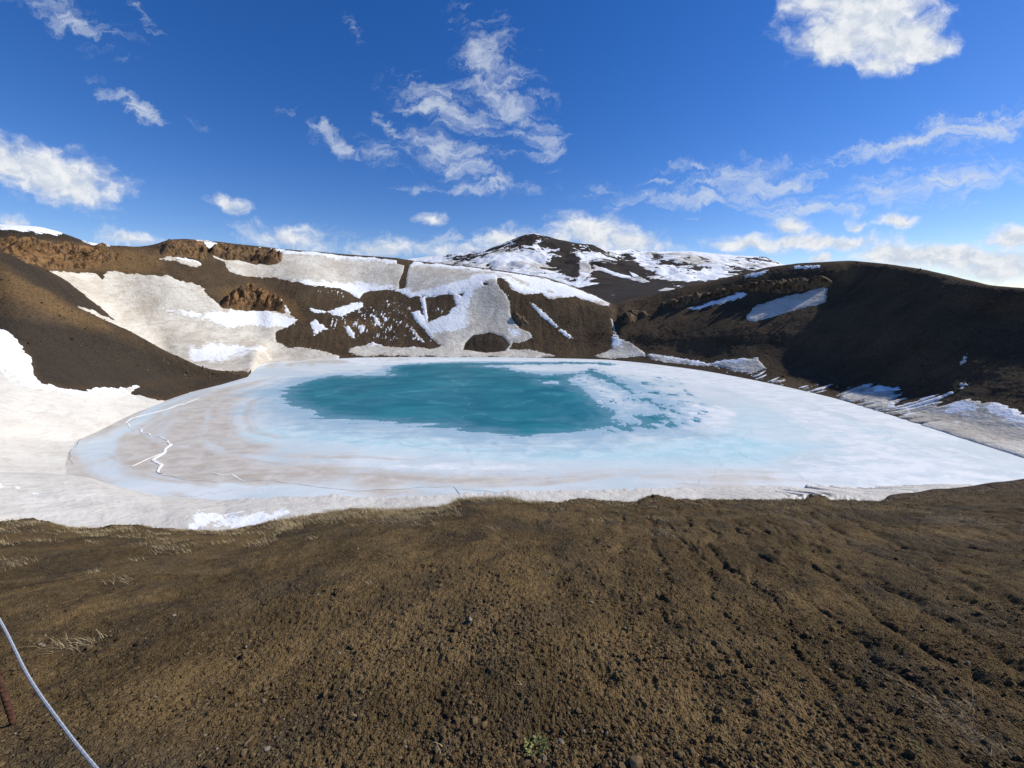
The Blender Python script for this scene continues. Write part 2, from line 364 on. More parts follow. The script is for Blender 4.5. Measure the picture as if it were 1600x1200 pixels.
# ---- traced patches
ppx, ppy, pss = proj(GX, GY, gz)
mpp = pss/F                                     # metres per photograph pixel
n_edge = n_edge_fn()
def sdm(poly, margin=45):
    d = sdf_poly(ppx, ppy, poly, margin)
    return np.where(d <= -margin+.01, -99., d*mpp)
behind = sstep(gt, 10.15, 10.4)*2-1
front = 1-sstep(gt, 9.9, 10.05)
snow_def = [
 ('left', 'broad beige dirty snowfield behind the brown gravel spur, left part of crater', [(74,422),(100,424),(150,427),(158,434),(170,424),(200,428),(250,434),(262,431),(300,443),(325,455),(320,462),(335,470),(350,483),(400,488),(430,487),(450,490),(465,500),(445,512),(430,522),(432,535),(450,542),(500,548),(530,556),(525,575),(400,590),(380,578),(330,582),(260,556),(200,522),(155,503),(118,484),(122,479),(145,485),(177,500),(170,490),(138,465),(120,450),(100,435)], 1.0),
 ('ramp', 'pale snow ramp at the foot of the brown spur, left edge of the lake', [(-900,300),(-60,470),(-20,508),(0,515),(18,523),(35,540),(50,560),(55,585),(65,600),(95,606),(130,609),(215,602),(219,605),(204,616),(240,622),(260,625),(300,612),(320,640),(200,700),(200,745),(400,770),(700,765),(1000,757),(1350,750),(1520,735),(1520,800),(1000,850),(0,900),(-900,950)], 1.0),
 ('rimfield', 'large beige and white snowfield hanging from the far rim down to the frozen lake', [(378,384),(450,391),(520,398),(600,404),(645,409),(700,414),(760,421),(800,427),(850,435),(900,450),(940,467),(955,476),(942,477),(900,464),(875,464),(860,466),(845,458),(820,460),(800,452),(787,436),(777,434),(776,442),(787,455),(797,475),(798,490),(802,502),(812,512),(828,520),(830,528),(812,535),(800,534),(797,545),(820,545),(865,556),(840,559),(700,557),(560,555),(545,550),(548,545),(575,537),(583,535),(620,543),(680,545),(690,540),(680,533),(662,515),(645,495),(643,488),(655,485),(662,497),(668,502),(700,492),(712,478),(708,462),(700,460),(670,465),(660,462),(640,465),(625,455),(600,452),(570,456),(560,465),(550,460),(530,450),(500,447),(480,445),(455,440),(430,433),(400,432),(375,430),(360,424),(350,410),(335,403),(330,397),(345,402),(400,412),(440,408),(440,395),(420,388)], 1.0),
 ('gullycone', 'small beige snow cone under the narrow gully right of centre', [(930,556),(955,545),(957,526),(968,530),(985,535),(1005,548),(1010,556),(985,557),(960,560),(940,559)], .8),
 ('foot', 'flat snow strip along the far right shore below the brown wall', [(1008,553),(1040,554),(1070,560),(1100,566),(1107,571),(1060,568),(1020,562)], .7),
 ('foot', 'pale snow heap on the shore bench below the dark wall', [(1105,569),(1130,562),(1185,560),(1190,568),(1198,577),(1175,583),(1150,580),(1120,573)], .7),
 ('shade', 'grey dirty snow patch high on the shaded right wall', [(1168,492),(1180,478),(1220,466),(1260,455),(1286,446),(1294,450),(1290,472),(1265,478),(1225,490),(1180,502),(1168,500)], .8),
 ('shade', 'thin snow ledge below the dark cliffs of the right wall', [(1075,482),(1110,472),(1130,466),(1160,456),(1168,462),(1130,474),(1085,483)], .5),
 ('rimbit', 'small snow sliver just under the right rim near the mountain', [(1162,431),(1200,421),(1192,430),(1165,435)], .5),
 ('rimbit', 'narrow snow bar on the crest of the dark right rim', [(1240,416),(1282,414),(1280,418),(1242,420)], .5),
 ('streak', 'white snow streak at the foot of the dark wall nearest the mountain side', [(1203,595),(1225,592),(1228,597),(1205,600)], .5),
 ('streak', 'short white snow wedge at the base of the right wall', [(1255,607),(1280,601),(1308,596),(1293,607),(1262,612)], .5),
 ('streak', 'beige snow apron with white top at the base of the right wall', [(1305,619),(1335,604),(1350,599),(1415,607),(1405,616),(1420,619),(1400,632),(1385,650),(1330,634)], .6),
 ('streak', 'large beige snow apron with white upper edge at the right edge of the lake', [(1386,641),(1420,630),(1440,624),(1485,612),(1492,616),(1470,625),(1510,622),(1535,628),(1560,632),(1600,646),(1660,672),(1760,740),(1700,790),(1590,724),(1540,705),(1480,686),(1430,668),(1370,648)], .7),
 ('streak', 'small white snow fleck on the dark right wall above the beige apron', [(1494,606),(1509,597),(1515,600),(1500,609)], .4),
 ('streak', 'blue shaded snow fleck high on the dark right wall', [(1498,572),(1506,556),(1512,554),(1509,567),(1500,575)], .4),
 ('slab', 'leaf shaped white snow patch in the middle of the brown far wall', [(512,486),(535,479),(550,473),(567,472),(566,479),(550,487),(533,494),(520,492)], .6),
 ('slab', 'thin white snow dash left of the leaf shaped patch on the far wall', [(482,481),(500,483),(509,488),(492,489)], .4),
 ('slab', 'ragged white snow fleck low on the left of the brown far wall', [(485,505),(492,498),(500,505),(513,514),(498,518),(491,523)], .5),
 ('slab', 'upright white snow sliver below the leaf shaped patch on the far wall', [(538,510),(545,508),(553,520),(555,530),(545,523)], .4),
 ('slab', 'tiny white snow spot right of the upright sliver on the far wall', [(560,508),(570,511),(568,519),(563,518)], .4),
 ('slab', 'small tilted white snow dash in the centre of the brown far wall', [(580,491),(588,495),(596,512),(588,506)], .4),
 ('slab', 'white snow dash beside the tilted one on the far wall', [(594,492),(606,499),(603,503)], .4),
 ('slab', 'slanting white snow line ending at the foot of the far wall, left of the fan', [(637,509),(646,515),(663,535),(654,532)], .4),
 ('slab', 'line of white snow running down beside the fluted brown butte', [(434,466),(439,467),(450,483),(454,492),(446,489),(440,476)], .4),
 ('diag', 'long diagonal white snow line down the brown wall right of the mound', [(826,471),(833,474),(852,489),(873,510),(868,511),(845,493)], .4),
 ('diag', 'short lower continuation of the diagonal white snow line', [(874,512),(882,516),(895,527),(889,528),(873,517)], .4),
 ('gap', 'narrow upright snow chute between two brown ribs of the far wall', [(656,463),(664,462),(669,503),(664,503)], .5),
 ('ledge', 'white snow ledge under the rim cliffs on the upper left', [(250,405),(262,400),(275,401),(290,403),(315,411),(312,416),(296,416),(275,407)], .6),
 ('ledge', 'white snow cap on top of the rim cliffs', [(303,374),(322,375),(346,383),(344,387),(328,389),(320,384)], .5),
 ('hilltop', 'long white snow bank on the hilltop at the upper left corner of land', [(-60,344),(0,348),(50,352),(75,355),(96,358),(101,364),(90,367),(60,364),(40,361),(0,357),(-60,353)], .6),
 ('hilltop', 'short white snow strip on the skyline dip left of the rim cliffs', [(128,375),(150,378),(171,384),(150,385)], .5),
 ('trickle', 'thin frozen trickle in the dark gully below the saddle', [(954,497),(957,498),(962,512),(967,528),(969,541),(962,541),(961,522)], .4)]
bare = [[(619,404),(648,408),(640,415),(636,430),(633,449),(624,451),(623,440),(630,425),(632,415),(621,412)], [(723,545),(727,535),(740,523),(765,519),(785,525),(797,538),(788,548),(760,550)],
        [(754,441),(760,441),(762,446),(756,445)], [(715,459),(724,458),(722,464)], [(317,453),(325,450),(345,455),(350,463),(340,467),(325,463)], [(150,424),(165,432),(160,438),(152,430)]]
clean_def = [[(378,380),(600,401),(640,406),(760,418),(850,430),(958,474),(900,466),(870,460),(830,447),(800,432),(760,424),(700,419),(640,414),(600,409),(500,401),(430,394),(400,388)],
  [(455,436),(490,440),(560,444),(600,446),(655,457),(690,449),(715,440),(738,430),(775,430),(800,438),(850,452),(870,461),(850,463),(805,455),(785,437),(760,440),(742,452),(733,470),(728,485),(733,505),(725,515),(700,519),(672,517),(672,530),(655,525),(638,490),(655,483),(668,502),(700,492),(712,478),(708,462),(640,468),(560,467),(470,447)],
  [(262,487),(300,483),(310,490),(330,488),(400,486),(430,490),(462,500),(440,512),(405,510),(350,508),(320,498),(290,495)], [(300,545),(345,538),(415,546),(390,553),(340,562),(310,570),(295,556)],
  [(-300,440),(0,510),(55,555),(66,598),(130,606),(222,600),(218,610),(130,616),(55,610),(-20,570),(-300,520)], [(-40,745),(20,755),(90,783),(0,783),(-60,780)], [(310,806),(460,800),(420,828),(300,826)], [(1008,550),(1060,554),(1100,562),(1098,567),(1040,561)], [(1105,566),(1190,558),(1192,563),(1130,568)],
  [(1340,598),(1415,606),(1412,612),(1345,609)], [(1390,636),(1440,622),(1510,610),(1520,616),(1450,634),(1410,642)], [(1475,640),(1500,634),(1525,642),(1510,652),(1485,648)], [(1540,640),(1560,630),(1660,668),(1680,720),(1600,665),(1570,655)], [(1478,605),(1520,594),(1518,612)],
  [(240,395),(350,370),(350,390),(320,412),(300,405)], [(-60,340),(110,355),(180,380),(180,390),(-60,360)], [(478,470),(610,465),(610,520),(670,535),(640,540),(530,535),(480,525)], [(430,460),(460,490),(440,490)], [(820,465),(905,530),(890,535),(820,480)], [(650,460),(670,460),(672,505),(660,505)], [(795,515),(812,515),(812,523),(798,522)], [(1110,466),(1166,452),(1170,464),(1075,486)],[(1160,436),(1200,418),(1290,412),(1285,421)],[(960,520),(972,530),(972,545),(958,540)]]
rock_def = [
 ('rock_outcrop', 'dark brown craggy cliff block on the rim, left of the snow cap', [(243,384),(260,377),(290,375),(318,379),(325,388),(323,398),(325,405),(312,405),(290,401),(270,402),(250,399)], 8, .55, 1),
 ('rock_outcrop', 'long row of brown fluted cliffs on the rim above the beige snow', [(326,386),(345,381),(380,386),(410,389),(425,391),(440,398),(441,405),(435,413),(420,416),(405,412),(395,411),(380,406),(355,407),(340,402),(327,396)], 9, .45, 1),
 ('rock_outcrop', 'rounded ochre butte with deep upright flutes above the left snowfield', [(344,480),(350,465),(365,452),(385,447),(400,449),(420,458),(438,470),(448,482),(440,487),(400,486),(370,483)], 10, .9, 1),
 ('rock_outcrop', 'ochre and grey broken cliff band under the hilltop, far left', [(-80,368),(0,374),(60,382),(100,386),(130,390),(160,388),(185,396),(188,404),(165,409),(150,417),(120,420),(80,420),(40,410),(0,392),(-80,385)], 13, .9, 1),
 ('rock_outcrop', 'black shaded crags under the rim of the right wall', [(1030,472),(1060,463),(1150,446),(1200,438),(1290,430),(1310,440),(1290,449),(1220,460),(1160,455),(1110,468),(1060,482),(1035,482)], 6, .15, 1),
 ('rock_outcrop', 'dark crag beside the gully below the saddle', [(968,492),(985,482),(1010,485),(1020,494),(1000,500),(985,508),(970,505)], 5, .1, 1),
 ('rock_outcrop', 'dark broken rocks at the right edge of the snow fan', [(798,492),(806,486),(820,492),(828,505),(815,510),(803,503)], 4, .1, 1),
 ('gravel_mound', 'round dark gravel mound rising from the beige snow by the lake', [(723,546),(727,535),(740,523),(765,519),(785,525),(797,538),(790,548),(760,551)], 5, 0, 0)]
n_small = 2.0*fbm(GX/4, GY/4+gz/4, 3, 55, .7)+1.0*fbm(GX/1.5, GY/1.5+gz/1.5, 2, 57)
snow_sd = np.array([np.where(k == 'left', np.minimum(sdm(p), np.where((behind > 0) | (ppx > 392), 99, -3)), np.where(k == 'ramp', np.minimum(sdm(p), (gt-3.05)*12), sdm(p)))+(n_edge*a*.8 if a > .6 else n_small*1.1) for k, _, p, a in snow_def])
fk_p = [[(598,462),(650,474),(652,500),(610,496),(596,480)], [(672,478),(702,468),(708,482),(676,506)], [(560,470),(640,500),(690,540),(600,535),(530,520)], [(425,498),(470,502),(450,520),(425,515)], [(475,440),(560,455),(540,470),(480,460)], [(535,480),(560,500),(520,520),(500,500)],[(785,445),(800,455),(800,492),(784,470)],[(640,485),(664,500),(668,540),(650,520)],[(1010,560),(1200,580),(1200,600),(1110,580)],[(1190,592),(1400,612),(1400,650),(1300,622),(1200,603)],[(950,500),(975,520),(985,556),(955,545)]]
fk = np.max([sdf_poly(ppx, ppy, c, 12) for c in fk_p], 0)
rw = sstep(ppx, 1100, 1200)
fk = np.where(fk > -11, np.minimum(fk*.3, 2.2)+7.0*(fbm((phi*rad)/2.4, rad/6, 3, 77, .7)*(1-rw)+rw*fbm(phi*130/2.2, rad/24, 2, 78, .5))-3.9+1.3*rw, -9)
snow_sd = np.concatenate([snow_sd, fk[None]])
own = snow_sd.argmax(0); sd = snow_sd.max(0)
for b in bare: sd = np.minimum(sd, -(sdf_poly(ppx, ppy, b, 30)*mpp)+n_edge*.3)
# dark rubble runnels that cut the snow aprons below the right wall
run = sstep(ppx, 1190, 1260)*np.clip(ridged(phi*30+.4*fbm(rad/20, phi*9, 2, 5), rad/220, 2, 71)-.60, 0, 1)*15
sd = sd-np.where(ppx > 1200, run*sstep(ppy, 590, 600)*(1-.7*sstep(ppx, 1450, 1560)), 0)
clean = np.max([sdf_poly(ppx, ppy, c, 30)-(9 if c[0] in ((-40,745), (310,806)) else 0) for c in clean_def], 0)
clean = .5+.5*np.clip((clean+2.0*n_edge/np.maximum(mpp, .1))/8, -1, 1)
och_p = [[(-400,360),(0,368),(100,378),(200,388),(250,395),(262,430),(150,425),(80,425),(0,395),(-400,380)], [(-400,420),(0,410),(70,450),(125,485),(170,512),(100,500),(0,460),(-400,450)], [(340,450),(420,450),(470,480),(480,500),(430,495),(350,485)], [(530,500),(600,500),(600,512),(540,515)], [(60,602),(200,600),(330,580),(350,590),(220,612)],[(1300,420),(1340,410),(1330,440),(1290,450)]]
ochre = np.clip(np.max([sdf_poly(ppx, ppy, c, 40) for c in och_p], 0)/14+.45+.9*fbm(GX/16, GY/16, 6, 81, .65), 0, 1)
ash_p = [[(-100,470),(60,500),(170,520),(300,570),(390,590),(210,625),(60,600),(40,540),(-100,520)], [(0,380),(80,420),(180,500),(120,485),(0,410)], [(620,560),(700,552),(880,556),(1000,560),(1200,590),(1200,605),(1000,572),(620,566)], [(-60,340),(100,355),(200,385),(-60,372)]]
ash = np.clip(np.max([sdf_poly(ppx, ppy, c, 40) for c in ash_p], 0)/14+.4+.9*fbm(GX/20, GY/20, 6, 83, .65), 0, 1)
tone = .5+.5*fbm(phi*60, rad/50, 4, 91)+.35*fbm(phi*14, rad/60, 3, 93)
# relief: rough on bare ground, calm under the snow
calm = 1-.9*sstep(sd, -2.0, 1.5)
warpx = 6*fbm(GX/30, GY/30, 3, 9)
nz = 1.5*fbm(GX/38, GY/38, 4, 1)
fine = .55*fbm(GX/7, GY/7+gz/9, 4, 5)+.30*fbm(GX/2.2, GY/2.2+gz/3, 3, 6, .7)
gul = np.clip(ridged((phi*rad+warpx)/16, rad/70, 3, 11)-.2, 0, 1)
gul2 = fbm((phi*rad+.6*warpx)/3.6, rad/26, 3, 21)
bandmask = sstep(gt, 8.6, 10)*(1-sstep(gt, 12.6, 13.6))*sstep(ppx, 380, 460)*(1-sstep(ppx, 900, 960))
gz = gz+wall*shorefade*(nz*(.8-.5*sstep(gt, 13.6, 14)*(1-sstep(gt, 14, 14.3)))+calm*fine*(1-.6*sstep(gt, 13.7, 13.95))*(1-.45*sstep(ppx, 1000, 1100)))
gz = gz+bandmask*shorefade*calm*(-.8*gul+.35*gul2)
right = sstep(ppx, 960, 1050)*wall*(1-sstep(gt, 13.7, 14))
gz = gz+right*shorefade*calm*(-.12*gul+.07*gul2)
azg = azw(962, 520)+.006*fbm(gz/8, gz*0, 2, 61)-.0004*(gz-25)*0
gz = gz-2.6*np.exp(-((AZ[None]-azg)/.010)**2)*sstep(gt, 11.3, 12.2)*(1-sstep(gt, 13, 13.9))
nearsl = (1-sstep(gt, 3.8, 4.6))*sstep(gt, 0, 1.5)
gz = gz+nearsl*(.5*fbm(GX/9, GY/9, 3, 41))
# terrain relief inside rock polygons
FACES = grid_faces(NR, NA)[:, ::-1]
X, Y, Z = GX.ravel(), GY.ravel(), gz.ravel()
crater = npmesh('terrain', np.stack([X, Y, Z], -1), FACES, MAT['scree'], dict(tone=tone, ochre=ochre, ash=ash))
tag(crater, kind='structure')
# rock outcrops: the bedrock stands out of the slope towards the lake
nx, ny = -(GX-CXY[0])/rad, -(GY-CXY[1])/rad
rock_cover = np.full(gz.shape, -9.0)
for name, lab, poly, hh, oc, fl in rock_def:
    s_ = sdm(poly, 20)+.8*fbm(GX/5, GY/5, 3, 101)
    rock_cover = np.maximum(rock_cover, s_)
    rise = sstep(s_, -.3, 4.5)
    lat = phi*rad
    if fl:
        f1 = np.abs(perlin(lat/11+.5*fbm(GX/14, GY/14+gz/14, 2, 5), gz/34, 103)); f2 = np.abs(perlin(lat/5, gz/16, 105)); f3 = fbm(lat/4.5, gz/5, 3, 107)
        c1, _d = cells(lat/6.5+.3*f3, gz/8, 3); c2, _d = cells(lat/2.8+.3*f3, gz/3.4+lat/11, 7)
        amt = hh*rise*(.25+2.0*np.minimum(f1, .38)+.4*np.minimum(f2, .35)+.18*f3+.34*c1+.22*c2-.2)
        X3 = GX+nx*amt*.62; Y3 = GY+ny*amt*.62; Z3 = gz+amt*.55-.5+.0*f1
    else:
        amt = 3.5*sstep(s_, 0, 14)+1.0*rise+.35*fbm(GX/3, GY/3, 4, 109)
        X3, Y3, Z3 = GX, GY, gz+amt-.2
    mk = (s_ > -.8)
    keep = mk.ravel()[FACES].all(1)
    o = submesh(name, X3.ravel(), Y3.ravel(), Z3.ravel(), FACES, keep, MAT['rock' if fl else 'scree'], dict(ochre=np.clip(oc+.0*ochre, 0, 1).ravel()*np.ones(gz.size), tone=tone.ravel(), ash=np.ones(gz.size)*.8*(1-fl)), largest=True)
    if o: tag(o, lab, 'rock outcrop' if fl else 'gravel mound', 'rock outcrops of the crater wall' if fl else None)
FLECKS.clear()
# loose blocks and stones on the bare crater walls
rs = np.random.RandomState(17)
flat_ids = np.flatnonzero(((sd < -.6) & (gt > 8.9) & (gt < 13.9) & (ppx > -60) & (ppx < 1660)).ravel())
wgt = (pss.ravel()[flat_ids]**.5)*np.clip(.25+fbm(X[flat_ids]/22, Y[flat_ids]/22, 3, 301)+.9*(ppx.ravel()[flat_ids] < 400)*.5, .03, 2)
ids = rs.choice(flat_ids, 15000, p=wgt/wgt.sum())
RUB = (X[ids]+rs.uniform(-.5, .5, 15000), Y[ids]+rs.uniform(-.5, .5, 15000), gz.ravel()[ids], .11*(1-rs.uniform(0, 1, 15000)*(1-(.11/.9)**2.3))**(-1/2.3))
# snow lies on the ground with a thickness of its own
rp = np.clip(rock_cover, -5, 5)
sd = np.where((rp > .2) & (own != 29), np.minimum(sd, -rp), sd)
thick = np.clip(sd*.35, -.6, .55)+.12*fbm(GX/9, GY/9, 3, 121)*(sd > 0)
calm2 = 1
ZS = gz+thick
cnt = sd.ravel()[FACES]; keepall = (cnt.max(1) > -.6)
ownf = own.ravel()[FACES[:, 0]]
for i, (k, lab, p, a) in enumerate(snow_def):
    o = submesh('snow_patch', X, Y, ZS.ravel(), FACES, keepall & (ownf == i), MAT['snow'], dict(clean=clean.ravel(), pale=np.full(gz.size, 1.0 if k == 'ramp' else 0.0)), largest=True)
    if o: tag(o, lab, 'snow patch', 'snow patches lying on the crater walls')
FLECKS.append(FACES[keepall & (ownf == len(snow_def))])
if FLECKS:
    fk = np.concatenate(FLECKS); o = submesh('snow_flecks', X, Y, ZS.ravel(), fk, np.ones(len(fk), bool), MAT['snow'], dict(clean=np.maximum(clean, .6).ravel(), pale=clean.ravel()*0))
    tag(o, 'small scattered flecks of snow around the larger patches', 'snow', kind='stuff')
# ------------------------------------------------------------------ mountain beyond the rim
AM = np.arange(azw(480, 420), azw(1420, 420), R(.09)); 
mt_sil = [(300,400,2300),(480,420,2200),(560,413,2150),(600,409,2100),(640,404,2050),(680,399,2000),(720,394,1950),(765,387,1850),(790,378,1820),(815,369,1800),(833,364.5,1800),(850,368,1800),(870,374,1790),(900,380,1770),(925,382,1760),(950,392,1760),(975,391,1900),
   (985,389,2000),(1000,391,2000),(1020,391.5,2000),(1080,393,2000),(1150,399,1950),(1195,401,1900),(1215,409,1850),(1240,418,1700),(1300,430,1600),(1500,440,1500)]
mt_mid = [(300,440,1500),(640,425,1480),(720,418,1420),(800,410,1400),(870,408,1380),(930,404,1420),(980,408,1480),(1050,408,1500),(1120,412,1480),(1180,416,1450),(1250,428,1350),(1500,440,1200)]
mt_low = [(300,450,1100),(700,445,1050),(800,437,1020),(900,431,1000),(960,428,1020),(1020,427,1050),(1080,428,1050),(1150,431,1000),(1250,440,900),(1500,450,800)]
mt_toe = [(300,470,750),(800,455,700),(900,451,700),(1000,447,700),(1100,446,700),(1250,450,600),(1500,455,560)]
mt_pl = [(300,480,430),(900,474,440),(960,474,450),(1000,466,460),(1100,455,440),(1500,460,400)]
Q = [curve(c, AM) for c in (mt_pl, mt_toe, mt_low, mt_mid, mt_sil)]
q0 = (Q[0][0]*.93, Q[0][1]-14); qb = (Q[-1][0]+250, Q[-1][1]-60); qc = (Q[-1][0]+1200, Q[-1][1]*0+0)
Q = [q0]+Q+[qb, qc]; seg = [4, 40, 60, 90, 110, 12, 6]
gr2, gz2, gt2 = [], [], []
for j, n in enumerate(seg):
    for t in (np.arange(n)/n if j < len(seg)-1 else np.arange(n+1)/n):
        gr2.append(Q[j][0]*(1-t)+Q[j+1][0]*t); gz2.append(Q[j][1]*(1-t)+Q[j+1][1]*t); gt2.append(np.full(len(AM), j+t))
gr2, gz2, gt2 = map(np.array, (gr2, gz2, gt2))
for _ in range(3):
    p = np.pad(gz2, ((4, 4), (0, 0)), 'edge'); sm_ = sum(p[i:i+len(gz2)] for i in range(9))/9
    gz2 = np.where((gt2 > 4.8) & (gt2 < 5.2), gz2, sm_)
MX = gr2*np.sin(AM); MY = gr2*np.cos(AM)
am = sstep(gt2, 1.5, 3)*(1-.75*np.exp(-((gt2-5)/.22)**2))
gz2 = gz2+am*(26*fbm(MX/260, MY/260, 4, 131, .5)-10*np.clip(ridged(MX/150, MY/260, 3, 133), 0, 1))+1.0*sstep(gt2, .5, 2)*fbm(MX/40, MY/40, 3, 135)
mx, my, ms = proj(MX, MY, gz2)
dark_p = [[(765,392),(800,370),(835,358),(870,370),(920,376),(945,388),(962,402),(935,396),(910,389),(902,383),(893,387),(905,403),(895,410),(870,398),(855,390),(842,390),(840,375),(832,390),(815,390),(800,386)],
  [(918,412),(945,408),(985,396),(1000,412),(1015,428),(1060,440),(1220,424),(1240,500),(880,500),(900,452),(922,440),(926,428)], [(1018,396),(1035,400),(1040,408),(1075,412),(1105,415),(1110,430),(1085,425),(1045,415),(1018,408)], [(1148,402),(1200,400),(1212,408),(1190,412),(1165,405)], [(983,387),(1030,390),(1030,393),(984,393)], [(700,404),(740,396),(760,398),(735,406),(715,409)],[(860,398),(900,402),(925,418),(915,440),(890,440),(870,420),(850,410)],[(1095,404),(1108,404),(1106,410),(1096,409)],[(1130,420),(1180,416),(1180,430),(1135,430)]]
dk = np.max([sdf_poly(mx, my, c, 25) for c in dark_p], 0)
snow_p = [[(925,412),(945,420),(985,432),(1015,440),(1005,442),(960,430),(930,420)], [(905,405),(922,412),(925,425),(912,438),(896,452),(888,455),(905,430)], [(1012,416),(1060,428),(1098,437),(1075,441),(1030,430)], [(1020,458),(1040,450),(1060,452),(1040,459)], [(950,462),(975,461),(978,465),(955,467)], [(885,455),(920,442),(945,441),(910,448)],[(1100,416),(1115,430),(1105,436),(1093,425)],[(983,424),(1010,438),(1015,441),(990,433)]]
sk = np.max([sdf_poly(mx, my, c, 25) for c in snow_p], 0)
nm = 1.0*fbm((MX+25*fbm(MX/90, MY/90, 2, 9))/75, (MY+gz2)/90, 7, 141, .72)
msnow = np.maximum(np.minimum(-dk/7, 1)+4.2*nm+.0+.25*sstep(mx, 940, 1000)*(1-sstep(my, 400, 408)), sk/2.5+1.6*nm)
msnow = np.where(gt2 < 1.4, -1, msnow)
F2 = grid_faces(len(gr2), len(AM))[:, ::-1]
mtone = .15+.6*fbm(MX/60, MY/60, 4, 151)
mo = npmesh('mountain', np.stack([MX.ravel(), MY.ravel(), gz2.ravel()], -1), F2, MAT['scree'], dict(tone=mtone, ochre=np.zeros(mtone.shape), ash=np.full(mtone.shape, 1.15)))
tag(mo, kind='structure')
ms_z = gz2+np.clip(msnow*2, -3, 1.2)
kp = (msnow.ravel()[F2].max(1) > -.3)
dirtm = np.clip(.62+.9*fbm(MX/300, MY/300, 4, 161), 0, 1)
mso = submesh('snow', MX.ravel(), MY.ravel(), ms_z.ravel(), F2, kp, MAT['snow'], dict(clean=dirtm.ravel(), pale=dirtm.ravel()*0+.5))
tag(mso, 'patchy white snow cover on the distant dark mountain', 'snow', kind='stuff')
# ------------------------------------------------------------------ lake: water and ice
def make_water():
    m, t = material('lake_water'); P = t.new('ShaderNodeNewGeometry').outputs['Position']
    e = t.attr('edge')
    ps = t.vmath('MULTIPLY', P, (.5, 1, 1))
    n1 = t.noise(ps, .06, 6, .62, .6); n2 = t.noise(P, .35, 5, .6, .4)
    c = t.mix(t.ramp(n1, .35, .7), rgb(.009, .130, .180), rgb(.024, .200, .240))
    c = t.mix(t.math('MULTIPLY', t.ramp(t.noise(ps, .028, 7, .7, 1.2), .50, .72), .45), c, rgb(.11, .31, .37))
    c = t.mix(t.ramp(t.math('ADD', e, t.math('MULTIPLY_ADD', n1, 24, -12)), 0, 12, .5, 0), c, rgb(.18, .34, .42))
    vk = t.new('ShaderNodeTexVoronoi', {'Vector': t.vmath('ADD', P, t.vmath('MULTIPLY', t.noise(P, .05, 5, .6, col=True), (22, 22, 0))), 'Scale': .018}, feature='DISTANCE_TO_EDGE')
    c = t.mix(t.math('MULTIPLY', t.ramp(vk.outputs[0], .016, .004), t.ramp(n1, .42, .6, 0, .22)), c, rgb(.20, .40, .46))
    finish(t, c, .45, n2, .02, .12, .5); return m
def make_ice():
    m, t = material('lake_ice'); P = t.new('ShaderNodeNewGeometry').outputs['Position']
    e = t.attr('edge'); bg = t.attr('beige'); cy = t.attr('cyan'); wh = t.attr('white')
    ps = t.vmath('MULTIPLY', P, (.6, 1, 1))
    n1 = t.noise(ps, .035, 7, .66, .8); n2 = t.noise(ps, .22, 6, .68, .5); n3 = t.noise(P, 1.2, 4, .6)
    c = t.mix(t.ramp(n1, .35, .65), rgb(.55, .62, .63), rgb(.71, .74, .73))
    f = t.ramp(t.math('ADD', cy, t.math('MULTIPLY_ADD', n1, .8, -.4)), .2, .9)
    c = t.mix(f, c, t.mix(t.ramp(n2, .35, .7), rgb(.43, .64, .67), rgb(.60, .75, .77)))
    f = t.ramp(t.math('ADD', bg, t.math('ADD', t.math('MULTIPLY_ADD', n1, .9, -.45), t.math('MULTIPLY_ADD', n2, .7, -.35))), .18, .80)
    c = t.mix(f, c, t.mix(t.ramp(n2, .3, .7), rgb(.47, .40, .315), rgb(.64, .595, .52)))
    f = t.ramp(t.math('ADD', wh, t.math('MULTIPLY_ADD', n2, 1.0, -.5)), .35, .75)
    c = t.mix(f, c, t.mix(t.ramp(n2, .38, .62), rgb(.66, .71, .72), rgb(.80, .81, .79)))
    c = t.mix(t.ramp(n3, .56, .72, 0, .22), c, rgb(.85, .86, .86)); c = t.mix(t.ramp(t.noise(t.vmath('MULTIPLY', P, (.45, 1.3, 1)), .12, 7, .72, 1.0), .54, .68, 0, .28), c, rgb(.44, .52, .56))
    vk = t.new('ShaderNodeTexVoronoi', {'Vector': t.vmath('ADD', P, t.vmath('MULTIPLY', t.noise(P, .08, 5, .6, col=True), (14, 14, 0))), 'Scale': .028}, feature='DISTANCE_TO_EDGE')
    c = t.mix(t.math('MULTIPLY', t.ramp(vk.outputs[0], .012, .003), t.ramp(n1, .45, .62, 0, .45)), c, rgb(.42, .44, .44))
    # thin grey blue ice next to open water
    f = t.ramp(t.math('MULTIPLY_ADD', t.math('DIVIDE', e, t.attr('soften')), -1.0, t.math('ADD', t.math('MULTIPLY_ADD', n2, 30, -15), t.math('MULTIPLY_ADD', n1, 40, -20))), 0, 24, .80, 0)
    c = t.mix(f, c, rgb(.26, .42, .52))
    finish(t, c, .55, t.math('ADD', n2, t.math('MULTIPLY', n3, .3)), .12, .3, .5); return m
MAT['water'] = make_water(); MAT['ice'] = make_ice()
q = np.arange(.128, .66, .0011)[::-1]                # tan of depression angle
AI = np.radians(np.arange(-64, 70, .125))
ir = (H/q)[:, None]*np.ones(len(AI)); IX = ir*np.sin(AI); IY = ir*np.cos(AI)
ipx, ipy, ips = proj(IX, IY, IX*0)
shore_px = [(128,700),(112,722),(150,768),(300,792),(600,797),(900,788),(1200,783),(1350,776),(1500,770),(1900,780)]
teal = [(612,573),(640,569),(720,566),(800,567),(842,566),(900,566),(940,567),(960,570),(905,576),(890,582),(897,597),(935,625),(975,642),(1030,650),(1040,656),(1010,666),(960,668),(900,676),(820,680),(740,675),(660,664),(560,658),(500,650),(455,634),(436,618),(450,606),(490,593),(520,587),(570,584),(612,583),(580,578)]
